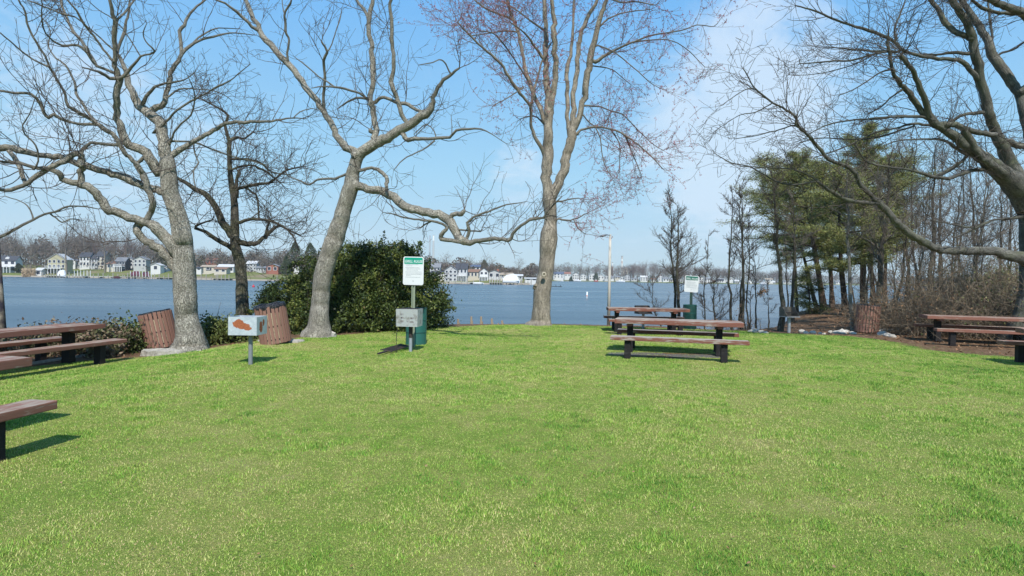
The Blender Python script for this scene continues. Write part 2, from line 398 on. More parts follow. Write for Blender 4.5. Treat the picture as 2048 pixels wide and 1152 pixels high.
# far shore land: a fan of columns from the waterline outwards
FSX = [-2600, -900, 0, 340, 700, 900, 1035, 1062, 1085, 1130, 1240, 1340, 1560, 1800, 2100, 2900, 4200]
FSD = [330, 290, 258, 246, 236, 232, 233, 238, 520, 640, 620, 560, 600, 760, 820, 800, 700]
def shore_d(px): return float(np.interp(px, FSX, FSD))
def far_z(px, d):
    s = shore_d(px); k = float(np.interp(px, [0, 500, 700, 1060, 1090], [.12, .11, .06, .05, .012]))
    top = float(np.interp(px, [0, 500, 800, 1060, 1090], [5.5, 5, 3, 2.5, 2.0]))
    u = d - s
    return WZ - 1.5 + 2.0 * min(1, max(0, u + 3) / 5) + min(top, k * max(0, u)) if u > -3 else WZ - 1.5
def build_far_shore():
    pxs = np.concatenate([np.arange(-2600, -100, 60), np.arange(-100, 2150, 12), np.arange(2150, 4200, 60)])
    offs = [-4, -1.5, 0, .8, 2, 5, 9, 14, 20, 28, 38, 50, 70, 100, 150, 300, 700, 1600, 3200]
    V = []
    for px in pxs:
        s = shore_d(px) + 1.6 * math.sin(px * .05) + 1.0 * math.sin(px * .17)
        for o in offs:
            q = P(px, 560, s + o); V.append((q[0], q[1], far_z(px, shore_d(px) + o) + (.25 * math.sin(px * .07 + o * .1) if o > 3 else 0)))
    no, n = len(offs), len(pxs); i = np.arange(n * no).reshape(n, no)
    F = np.stack([i[:-1, :-1].ravel(), i[1:, :-1].ravel(), i[1:, 1:].ravel(), i[:-1, 1:].ravel()], 1)
    m = mat('far_bank', (.12, .13, .06), .95, spec=.1); g = N(m)
    n1 = g.noise(g.co('Object'), .05, 5, .6)
    g.ln(g.ramp(n1, [(.35, (.09, .11, .035)), (.5, (.15, .17, .05)), (.6, (.2, .17, .09)), (.7, (.24, .19, .13))]), g.b.inputs['Base Color'])
    tag(link('far_shore_land', mesh_np('far_shore_land', V, F, m, None, True)), kind='structure')

# ------------------------------------------------------------------ branch geometry
def frames(pts):
    t = np.gradient(pts, axis=0); t /= np.linalg.norm(t, axis=1)[:, None] + 1e-9
    u = np.zeros_like(t); r = np.array([1., .2, 0]) if abs(t[0][2]) > .6 else np.array([0, 0, 1.])
    a = r - t[0] * r.dot(t[0]); u[0] = a / np.linalg.norm(a)
    for i in range(1, len(t)):
        a = u[i - 1] - t[i] * u[i - 1].dot(t[i]); u[i] = a / (np.linalg.norm(a) + 1e-9)
    return t, u, np.cross(t, u)
def tube(geo, pts, rad, sides=10, rough=.05, flare=0.0, seed=0.0):
    pts = np.asarray(pts, float); rad = np.asarray(rad, float)
    t, u, v = frames(pts)
    s = np.r_[0, np.cumsum(np.linalg.norm(np.diff(pts, axis=0), axis=1))]
    th = np.arange(sides) / sides * 2 * math.pi
    T, S = np.meshgrid(th, s); RR = rad[:, None] * np.ones_like(T)
    lump = rough * (np.sin(2 * T + S * 3.1 / (rad.max() * 6 + .1) + seed) + .7 * np.sin(3 * T - S * 2.3 + seed * 2) + .5 * np.sin(5 * T + S * 7 + seed))
    RR = RR * (1 + lump)
    if flare > 0:
        e = np.exp(-np.maximum(S - .5, 0) / (.30)) * flare
        RR = RR * (1 + e * (.45 + .55 * np.cos(5 * T + 1.1 + seed) + .25 * np.cos(3 * T + seed)))
    V = pts[:, None, :] + RR[..., None] * (np.cos(T)[..., None] * u[:, None, :] + np.sin(T)[..., None] * v[:, None, :])
    rr = max(rad.max(), .05)
    B = np.stack([np.cos(T) * rr, np.sin(T) * rr, S + seed], -1)
    n = len(pts); i = np.arange(n * sides).reshape(n, sides); j = np.roll(i, -1, axis=1)
    F = np.stack([i[:-1].ravel(), j[:-1].ravel(), j[1:].ravel(), i[1:].ravel()], 1)
    V = V.reshape(-1, 3); B = B.reshape(-1, 3)
    tip = pts[-1] + t[-1] * rad[-1] * .8
    V = np.vstack([V, tip]); B = np.vstack([B, [0, 0, s[-1] + seed]])
    last = i[-1]; cap = np.stack([last, np.roll(last, -1), np.full(sides, len(V) - 1)], 1)
    geo.add(V, [F, cap], bark=B, thick=np.r_[np.repeat(rad, sides), rad[-1]])
def prisms(geo, segs, sides=3):
    if not len(segs): return
    a = np.asarray(segs, float); p0, p1, r0, r1 = a[:, 0:3], a[:, 3:6], a[:, 6], a[:, 7]
    t = p1 - p0; t /= np.linalg.norm(t, axis=1)[:, None] + 1e-9
    ref = np.where(np.abs(t[:, 2:3]) > .8, [[1., 0, 0]], [[0, 0, 1.]])
    u = np.cross(t, ref); u /= np.linalg.norm(u, axis=1)[:, None] + 1e-9; v = np.cross(t, u)
    th = np.arange(sides) / sides * 2 * math.pi
    o = np.cos(th)[None, :, None] * u[:, None] + np.sin(th)[None, :, None] * v[:, None]
    V = np.concatenate([p0[:, None] + o * r0[:, None, None], p1[:, None] + o * r1[:, None, None]], 1)
    n = len(a); b = (np.arange(n) * 2 * sides)[:, None]; k = np.arange(sides)[None]
    k2 = (k + 1) % sides
    F = np.stack([b + k, b + k2, b + k2 + sides, b + k + sides], -1).reshape(-1, 4)
    geo.add(V.reshape(-1, 3), [F])

def rvec(rg): 
    z = rg.uniform(-1, 1); a = rg.uniform(0, 6.283); s = math.sqrt(1 - z * z); return (s * math.cos(a), s * math.sin(a), z)
def nrm(x, y, z):
    l = math.sqrt(x * x + y * y + z * z) + 1e-9; return (x / l, y / l, z / l)
def twig(segs, tips, p, d, L, r, lvl, rg, up=.12, crook=.35, rmin=.0045, step=.16, pr=.6, ratio=.5):
    """crooked side shoot with its own shoots"""
    n = max(2, int(L / step)); s = L / n
    dx, dy, dz = d; x, y, z = p
    for i in range(n):
        w = rvec(rg); dx, dy, dz = nrm(dx + w[0] * crook, dy + w[1] * crook, dz + w[2] * crook + up)
        r1 = max(rmin * .8, r * (1 - .75 / n))
        nx, ny, nz = x + dx * s, y + dy * s, z + dz * s
        segs.append((x, y, z, nx, ny, nz, r, r1))
        x, y, z, r = nx, ny, nz, r1
        if lvl > 0 and rg.random() < pr:
            w = rvec(rg); q = nrm(dx * .75 + w[0], dy * .75 + w[1], dz * .75 + w[2] + up)
            twig(segs, tips, (x, y, z), q, L * ratio * rg.uniform(.6, 1.2), max(rmin, r * .7), lvl - 1, rg, up, crook, rmin, step, pr, ratio)
    tips.append((x, y, z))

CR = {'A': (0, 0, 3.2), 'B': (400, 0, 3.2), 'C': (800, 0, 3.2), 'D': (1408, 0, 3.2), 'E': (0, 300, 2.742), 'F': (400, 300, 2.742), 'G': (900, 300, 2.742), 'H': (1408, 260, 2.742), 'X': (0, 0, 1)}
def catmull(a, n):
    a = np.asarray(a, float); p = np.vstack([2 * a[0] - a[1], a, 2 * a[-1] - a[-2]]); out = []
    for i in range(len(a) - 1):
        p0, p1, p2, p3 = p[i:i + 4]
        k = max(2, int(n(p1, p2)))
        for t in np.arange(k) / k:
            out.append(.5 * ((2 * p1) + (-p0 + p2) * t + (2 * p0 - 5 * p1 + 4 * p2 - p3) * t * t + (-p0 + 3 * p1 - 3 * p2 + p3) * t ** 3))
    out.append(a[-1]); return np.array(out)

def traced_tree(name, label, cat, D, spec, bark, twigm, base_px, seed=1, tw_len=1.0, tw_den=1.0, lvl=2, up=.12, buds=None, rmax=.085, group=None, flare=.25, crook=.27, rmin=.0045, wig=1.0, tw=.7, step=.12, pr=.5):
    """a real tree rebuilt in depth: every branch is a run of (x, y, width) read off its outline, at its own distance"""
    rg = random.Random(seed); nr = np.random.RandomState(seed)
    bx = P(base_px[0], base_px[1], D); root = empty(name, (bx[0], bx[1], gz(bx[0], bx[1])), 0, label, cat, group)
    O = np.array(root.location)
    nodes = []; limbs = []; segs = []; tips = []; cur = None
    for kind, cr, dat, dz in spec:
        ox, oy, sc = CR[cr]; a = np.array(dat, float).reshape(-1, 3)
        a = np.stack([ox + a[:, 0] / sc, oy + a[:, 1] / sc, a[:, 2] / sc], 1)
        if kind == 't' and not nodes: d0 = D
        else:
            nn = np.array(nodes); dq = (nn[:, 0] - a[0, 0]) ** 2 + (nn[:, 1] - a[0, 1]) ** 2; j = np.argmin(dq); d0 = nn[j, 3]
            if dq[j] > 2 and kind != 't': a = np.vstack([[nn[j, 0], nn[j, 1], min(a[0, 2], nn[j, 2])], a])
        seglen = np.r_[0, np.cumsum(np.hypot(*np.diff(a[:, :2], axis=0).T))]
        dd = d0 + dz * (seglen / seglen[-1]) ** 1.2
        q = catmull(np.column_stack([a, dd]), lambda p1, p2: np.hypot(*(p2 - p1)[:2]) / 9)
        wj = np.clip(q[:, 2] * .10, .25, 1.3) * wig
        js = nr.randn(len(q), 2) * wj[:, None]; js[0] = 0
        if kind == 't': js *= .3
        q[:, :2] += js; q[:, 3] += nr.randn(len(q)) * .02
        q[:, 2] = np.maximum(q[:, 2], .9)
        W = np.array([P(x, y, d) for x, y, w, d in q])
        rad = q[:, 2] * .5 / FPX * q[:, 3] / np.sqrt(1 + ((q[:, 0] - 1024) / FPX * .75) ** 2)
        kk = np.arange(len(rad)); am = np.minimum(1, .06 / rad); rad = rad * (1 + am * (.035 * np.sin(kk * .9 + nr.rand() * 6) + .03 * np.sin(kk * .37 + nr.rand() * 6)))
        if kind == 't' and len(nodes) == 0:
            W = np.vstack([W[0] + [0, 0, -.45], W]); rad = np.r_[rad[0] * 1.05, rad]; q = np.vstack([q[0], q])
        for n_ in q: nodes.append(n_)
        if kind == 't' and cur is None: cur = Geo(); trunk = cur
        if kind == 'L': cur = Geo(); limbs.append(cur)
        big = rad.max() > .11
        tube(cur, W - O, rad, 16 if big else (8 if rad.max() > .03 else 5), .028 if big else .03, flare if (kind == 't' and len(nodes) == len(q)) else 0, rg.uniform(0, 9))
        # shoots
        tang = np.gradient(W, axis=0); tang /= np.linalg.norm(tang, axis=1)[:, None] + 1e-9
        L = np.linalg.norm(np.diff(W, axis=0), axis=1)
        for i in range(1, len(W)):
            if rad[i] > rmax: continue
            k = L[i - 1] * 4.2 * tw_den
            k = int(k) + (rg.random() < k - int(k))
            if i == len(W) - 1: k += 3
            for _ in range(k):
                w = rvec(rg); t = tang[i]
                dv = nrm(t[0] * tw + w[0], t[1] * tw + w[1], t[2] * tw + w[2] + up)
                ln = tw_len * rg.uniform(.35, 1.0) * min(1.6, .55 + rad[i] * 22)
                p = W[i] - O
                twig(segs, tips, (p[0], p[1], p[2]), dv, ln, max(rmin, min(rad[i] * .5, .012)), lvl, rg, up, crook, rmin, step, pr)
    trunk.obj('trunk', bark, root, True)
    for l in limbs: l.obj('limb', bark, root, True)
    gt = Geo(); prisms(gt, segs, 3); gt.obj('crown', twigm, root)
    if buds:
        n = buds; idx = nr.randint(0, len(tips), n); idx2 = nr.randint(0, len(segs), n)
        sg = np.array(segs)[idx2]; tp = np.array(tips)[idx]
        c = np.where(nr.rand(n, 1) < .5, tp, sg[:, 0:3] + (sg[:, 3:6] - sg[:, 0:3]) * nr.rand(n, 1)) + nr.randn(n, 3) * .022
        leaves(c, .0135, .0135, M_['bud'], 'buds', root, nr, jit=0)
    return root

def leaves(c, ln, wd, m, name, parent, nr, jit=.0, up=None, rnd=None):
    n = len(c); s = (.6 + .8 * nr.rand(n))[:, None]
    a = nr.randn(n, 3)
    if up is not None: a[:, 2] *= up
    a /= np.linalg.norm(a, axis=1)[:, None]
    b = np.cross(a, nr.randn(n, 3)); b /= np.linalg.norm(b, axis=1)[:, None]
    c = c + nr.randn(n, 3) * jit
    u = a * ln * s; v = b * wd * s
    V = np.stack([c - u, c - v, c + u, c + v], 1).reshape(-1, 3)
    i = np.arange(n) * 4
    r = nr.rand(n) if rnd is None else rnd
    return link(name, mesh_np(name, V, [np.stack([i, i + 1, i + 2, i + 3], 1)], m, None, False, {'rnd': np.repeat(r, 4)}), parent)
# ------------------------------------------------------------------ the five big traced trees
def big_trees():
    T1 = [
     ('t', 'E', [1046,1085,185, 1046,1050,165, 1035,980,140, 1020,900,130, 1012,700,128, 1008,560,112, 1003,480,108, 985,400,100, 965,330,92, 945,270,92, 930,220,90, 925,150,92, 921,100,88, 918,50,78], 0),
     ('L', 'A', [1076,1130,86, 1066,1040,84, 1054,950,82, 1045,870,75, 1012,770,76, 950,730,66, 890,680,55, 850,600,45, 815,500,40, 795,430,30, 770,370,26, 750,335,22, 770,270,18, 790,230,20, 810,130,16, 820,100,15, 830,0,12, 832,-60,9], .8),
     ('L', 'A', [1010,1090,75, 930,980,66, 860,935,60, 805,905,58, 775,800,50, 745,750,46, 745,650,44, 757,560,44, 765,510,46, 735,420,30, 735,300,27, 735,200,30, 735,130,30, 715,60,25, 705,0,20, 700,-60,14], -1.2),
     ('s', 'A', [765,510,26, 820,460,22, 860,410,18, 900,360,15, 960,345,13, 990,325,12, 950,285,10, 920,240,8, 918,200,7, 940,150,4], -.6),
     ('s', 'A', [735,135,18, 800,80,15, 860,0,12, 900,-60,9], .6),
     ('s', 'A', [900,360,9, 850,280,8, 790,190,8, 720,120,8, 640,70,7, 560,0,6], -.5),
     ('s', 'A', [765,505,28, 700,500,24, 640,460,20, 560,440,12, 525,432,7], -.8),
     ('s', 'A', [738,470,24, 690,450,20, 620,420,24, 560,340,22, 500,290,20, 400,290,15, 340,260,12, 290,210,10, 265,100,9, 270,30,7, 255,-30,5], -1.2),
     ('s', 'A', [620,420,16, 560,320,20, 520,260,20, 470,200,20, 430,120,18, 395,40,19, 390,-10,18], .8),
     ('s', 'A', [730,400,20, 680,340,16, 600,230,18, 540,160,18, 490,70,15, 430,0,12, 400,-50,9], -.7),
     ('s', 'A', [735,330,14, 650,250,11, 560,170,10, 480,110,11, 400,90,14, 340,65,12, 280,40,12, 200,10,9, 120,-20,7], -1.0),
     ('s', 'A', [930,1000,24, 870,1060,25, 905,1110,25, 915,1150,26], 0),
     ('L', 'A', [1000,690,45, 1040,680,35, 1060,620,34, 1075,560,32, 1085,500,32, 1105,440,30, 1140,390,28, 1160,350,25, 1155,280,24, 1150,200,24, 1180,160,21, 1200,110,18, 1240,60,15, 1310,0,12, 1350,-50,8], .8),
     ('s', 'A', [1160,350,22, 1220,290,20, 1300,250,15, 1400,225,13, 1480,210,9, 1640,225,5], .8),
     ('s', 'A', [1225,290,14, 1250,260,12, 1300,220,11, 1400,180,8, 1540,185,5], 1.2),
     ('L', 'A', [905,672,28, 940,610,22, 990,560,20, 1060,535,15, 1150,520,12, 1200,500,8, 1250,460,5], -.8),
     ('L', 'A', [1060,640,14, 1090,610,14, 1150,570,12, 1250,570,8, 1340,575,7, 1420,600,6, 1480,640,5], 1.0),
     ('L', 'A', [1100,1000,46, 1200,930,35, 1290,880,30, 1390,820,28, 1480,785,25, 1600,780,20, 1740,775,14, 1860,755,10, 1960,760,5], .5),
     ('s', 'A', [1880,755,7, 1920,715,7, 2000,695,5, 2060,720,4], .3),
     ('L', 'A', [980,850,22, 1060,780,18, 1130,710,14, 1220,650,14, 1300,610,12, 1400,550,12, 1480,510,8, 1600,410,5], -.8),
     ('L', 'A', [1090,920,18, 1110,850,14, 1160,790,12, 1220,740,12, 1245,650,10, 1240,580,8, 1200,480,6], -1.0),
     ('L', 'A', [1090,905,18, 1240,910,12, 1320,940,12, 1400,970,12, 1480,1000,10, 1600,1030,8, 1720,1060,6], 1.0),
     ('s', 'A', [1240,910,12, 1245,980,10, 1270,1040,10, 1240,1090,9, 1240,1160,8, 1262,1215,6], -.4),
     ('L', 'X', [352,536,22, 339,519,19, 328,507,18, 317,497,18, 300,485,17, 288,479,16, 275,464,16, 277,450,17, 292,441,14, 302,425,12, 305,409,13, 299,387,13, 289,353,12, 284,345,10, 275,331,9.5, 258,314,9, 250,306,9, 240,290,10, 231,275,10, 206,256,10, 194,247,9, 169,231,8, 137,212,7, 131,190,5.5, 120,168,5.5, 98,134,5.5, 94,119,4.5, 72,84,4.5, 56,53,4.5, 51,25,4, 37,0,4, 30,-20,3], -1.5),
     ('s', 'X', [98,134,5, 72,122,4, 47,106,4, 19,81,3.5, 0,66,3, -30,50,2], -.8),
     ('s', 'X', [194,247,6, 172,219,6, 153,188,6, 150,166,5, 131,131,4.5, 112,116,3.5, 97,94,3, 100,60,2.5, 80,30,2], .8),
     ('s', 'X', [194,249,7, 156,247,6.5, 125,239,6.5, 107,228,8, 97,236,7.5, 87,225,6.5, 81,206,6.5, 62,189,6.5, 31,186,6, 0,181,5.5, -40,172,4.5], -1.0),
     ('s', 'X', [231,290,7, 200,288,7, 181,286,7, 166,300,8, 163,312,10, 163,330,13], -.2),
     ('L', 'E', [970,570,75, 930,510,70, 900,480,66, 860,430,68, 825,405,60, 770,383,50, 680,355,48, 600,330,50, 560,280,50, 510,220,50, 450,190,50, 400,180,38, 345,160,36, 330,130,35, 270,105,26, 180,95,20, 100,70,22, 0,65,16, -60,60,10], -1.4),
     ('s', 'E', [450,190,42, 444,140,38, 447,100,40, 450,50,38, 430,20,34, 380,35,34, 350,60,34, 260,105,34, 205,140,34, 160,170,28, 130,195,24, 60,215,24, 0,215,20, -60,205,14], -.6),
     ('L', 'E', [905,238,38, 860,222,44, 820,210,46, 760,190,45, 700,160,45, 640,135,44, 600,125,44, 540,105,40, 470,85,40, 420,72,36, 380,60,34, 350,45,36, 290,35,38, 180,20,38, 80,-5,44, 0,-10,46, -80,-10,30], -.8),
     ('s', 'A', [60,970,34, 110,1040,38, 135,1090,32, 150,1140,30, 165,1185,26], -.3),
     ('s', 'A', [215,1085,16, 245,1030,12, 230,930,12, 160,860,12, 145,800,10, 190,730,8, 220,640,6, 260,560,4], -.7),
    ]
    traced_tree('oak_tree', 'tall grey oak with sprawling crooked limbs, right behind the hard-tilting slatted trash can', 'tree', 12.8, T1, M_['bark_oak'], M_['twig_grey'], (383, 690), 3, 1.2, .42, 2, .1, crook=.22)

    T1b = [
     ('t', 'X', [488,650,30, 485,621,25, 484,590,24, 483,555,23, 478,519,22, 470,490,20, 470,464,18, 469,420,15, 467,391,13, 461,355,11, 459,322,10, 459,306,10, 458,281,8, 450,250,6, 456,231,5, 437,216,4, 406,200,3], .3),
     ('L', 'X', [470,475,17, 448,450,15, 430,413,13, 408,387,12, 383,373,10, 361,358,7, 345,350,5], -.6),
     ('L', 'X', [459,281,7, 475,275,6, 488,278,4, 505,265,3], .4),
     ('L', 'X', [474,395,8, 474,370,7, 475,355,7, 478,342,5], 0),
     ('L', 'X', [470,380,8, 492,373,7, 510,369,7, 536,366,5, 552,356,4, 575,340,3.5, 600,335,3], -.5),
     ('L', 'X', [478,484,12, 495,486,11, 510,488,10, 525,479,9, 545,459,7, 560,452,4, 580,462,3.5, 600,470,3], .6),
     ('s', 'X', [530,476,7, 535,455,5, 540,440,4], .3),
     ('L', 'X', [472,447,8, 503,438,7, 540,442,5, 572,457,4, 590,480,3, 596,500,2], -.7),
     ('L', 'X', [470,500,11, 437,482,9, 412,464,7, 390,457,6, 400,448,4, 425,440,3], -.8),
     ('L', 'X', [518,436,4, 516,410,4, 512,390,4, 490,375,3], .2),
     ('L', 'X', [462,340,5, 500,330,4, 535,345,4, 560,365,3], .9),
     ('L', 'X', [461,318,5, 490,318,4, 520,325,4, 545,345,3, 580,350,2], -.9),
    ]
    traced_tree('bare_tree', 'dark bare tree with a blackened trunk between the tall oak and the holly thicket', 'tree', 16.2, T1b, M_['bark_old'], M_['twig_dark'], (486, 640), 5, 1.25, 1.35, 2, .04, crook=.3, rmin=.005)

    T2 = [
     ('t', 'F', [648,1040,165, 650,1005,150, 653,960,122, 655,900,106, 662,800,100, 673,700,103, 700,600,100, 735,500,103, 768,400,92, 795,300,82, 815,240,86, 828,200,82, 838,130,70, 845,100,66, 860,50,66, 872,20,68], 0),
     ('L', 'B', [1025,1000,62, 985,965,52, 930,940,48, 895,900,42, 875,860,40, 840,780,40, 790,710,38, 745,645,40, 700,590,39, 650,520,40, 600,450,40, 540,390,42, 500,340,38, 450,290,38, 400,220,38, 370,165,32, 345,125,30, 320,60,27, 300,0,24, 290,-50,18], 1.2),
     ('s', 'B', [390,205,26, 330,170,22, 290,125,20, 240,80,20, 160,20,14, 90,-5,12, 30,-30,8], -.8),
     ('s', 'B', [795,712,26, 790,650,20, 790,600,19, 800,500,18, 795,450,17, 790,390,18, 815,335,16, 800,300,14, 778,268,12], -.8),
     ('s', 'B', [812,335,10, 835,300,8, 850,260,8, 875,180,7, 900,110,7, 905,60,5], .3),
     ('s', 'B', [568,400,16, 558,340,14, 570,260,14, 555,225,15, 545,190,16, 545,130,15, 540,100,14, 560,50,13, 580,20,12, 585,-30,8], -.6),
     ('s', 'B', [540,90,9, 528,40,7, 525,-20,5], .3),
     ('L', 'B', [1000,1000,70, 1060,960,72, 1100,935,70, 1150,905,66, 1200,880,60, 1300,815,58, 1350,790,58, 1390,760,58, 1440,730,52, 1475,695,42, 1488,660,32, 1490,630,28, 1520,560,24, 1590,490,22, 1660,435,13], -1.0),
     ('s', 'B', [1605,472,12, 1580,425,10, 1560,390,10, 1530,380,9, 1490,400,8, 1400,415,5], -.5),
     ('s', 'B', [1325,785,30, 1295,740,28, 1280,690,28, 1262,640,27, 1250,600,28, 1230,550,30, 1225,520,32, 1238,460,26, 1240,420,26, 1232,340,24, 1228,250,23, 1225,150,22, 1215,50,20, 1225,-10,17], -.4),
     ('s', 'B', [1290,850,30, 1310,880,30, 1335,893,30, 1400,890,24, 1460,888,21, 1520,885,20, 1600,880,18, 1640,835,17, 1720,825,14, 1800,825,10, 1870,860,6, 1960,920,4], -1.2),
     ('s', 'B', [1500,900,12, 1460,935,10, 1420,960,10, 1380,980,9, 1300,1020,8, 1240,1090,5], -.6),
     ('s', 'B', [1510,882,9, 1500,840,7, 1450,795,7, 1400,830,7, 1370,860,5], .3),
     ('s', 'B', [1612,850,7, 1612,800,5, 1608,740,4], .2),
     ('L', 'B', [1100,945,60, 1120,890,46, 1125,830,38, 1120,770,38, 1110,720,38, 1095,660,36, 1090,640,35, 1105,530,33, 1106,460,34, 1105,400,34, 1100,330,31, 1098,280,30, 1082,220,30, 1075,180,30, 1082,110,27, 1085,80,26, 1105,20,24, 1112,-30,20], .6),
     ('s', 'B', [1080,130,22, 1060,80,20, 1040,50,20, 1010,10,14, 990,-20,11], .5),
     ('s', 'B', [1120,850,26, 1100,840,30, 1090,828,26], -.1),
     ('s', 'B', [1088,642,16, 1040,610,14, 1000,590,14, 930,570,14, 840,555,12, 760,555,8, 720,565,5], -.9),
     ('s', 'B', [860,555,11, 810,520,10, 760,490,10, 680,420,9, 605,365,5], .5),
     ('s', 'B', [1065,632,16, 1000,625,14, 940,655,12, 900,680,8, 880,695,6], .7),
     ('s', 'B', [1008,628,7, 1018,665,6, 1015,700,5, 990,780,4, 940,850,3], .3),
     ('s', 'B', [1122,648,24, 1150,630,22, 1180,625,22, 1250,655,22, 1290,660,24, 1330,670,24, 1390,705,20, 1430,712,16], -.3),
     ('L', 'X', [712,339,8, 725,339,7, 743,336,6.5, 755,339,7.5, 761,342,8, 771,350,8, 774,358,8, 773,368,7, 772,378,7], -.5),
     ('L', 'X', [692,349,6, 675,356,5, 663,358,4.5, 645,358,4.2, 633,360,4, 619,369,3.5, 600,362,3, 575,352,2.5], .5),
     ('L', 'F', [845,190,56, 870,197,50, 900,205,46, 980,225,46, 1060,265,46, 1130,310,48, 1220,340,46, 1310,355,48, 1350,375,50, 1375,395,50, 1400,440,48, 1415,475,46, 1435,496,44, 1460,502,38, 1500,501,28, 1530,500,24, 1620,485,22, 1660,490,22, 1690,494,22, 1710,470,18, 1720,450,18, 1760,415,16, 1805,385,15, 1850,375,14, 1885,372,13, 1895,350,12, 1910,330,11, 1950,290,9, 1985,255,5], -2.0),
     ('s', 'X', [1060,439,6, 1071,435,4.5, 1086,435,3.5, 1094,440,2], .2),
     ('s', 'X', [901,436,10, 905,430,9.5, 912,428,9, 920,428,9.5, 926,426,10, 927,421,8], -.2),
     ('s', 'F', [1450,508,26, 1400,500,22, 1360,495,24, 1325,485,26, 1322,468,24, 1350,435,19, 1355,425,16, 1330,405,14, 1260,388,13, 1200,382,12, 1120,370,9, 1050,350,6, 1000,340,4], -.7),
     ('s', 'F', [1265,390,10, 1235,408,9, 1208,428,8], .2),
     ('s', 'F', [1462,490,20, 1475,440,18, 1466,400,15, 1500,370,13, 1560,345,12, 1600,330,10, 1680,300,8, 1755,290,5, 1790,280,3], -.8),
     ('s', 'F', [1400,435,12, 1440,440,10, 1540,445,8], -.3),
     ('s', 'F', [1535,447,7, 1548,435,5, 1545,428,3], 0),
    ]
    traced_tree('oak_tree', 'leaning grey oak before the holly thicket, one long low limb reaching right', 'tree', 15.0, T2, M_['bark_oak'], M_['twig_grey'], (637, 672), 8, 1.05, .34, 2, .08, crook=.24)

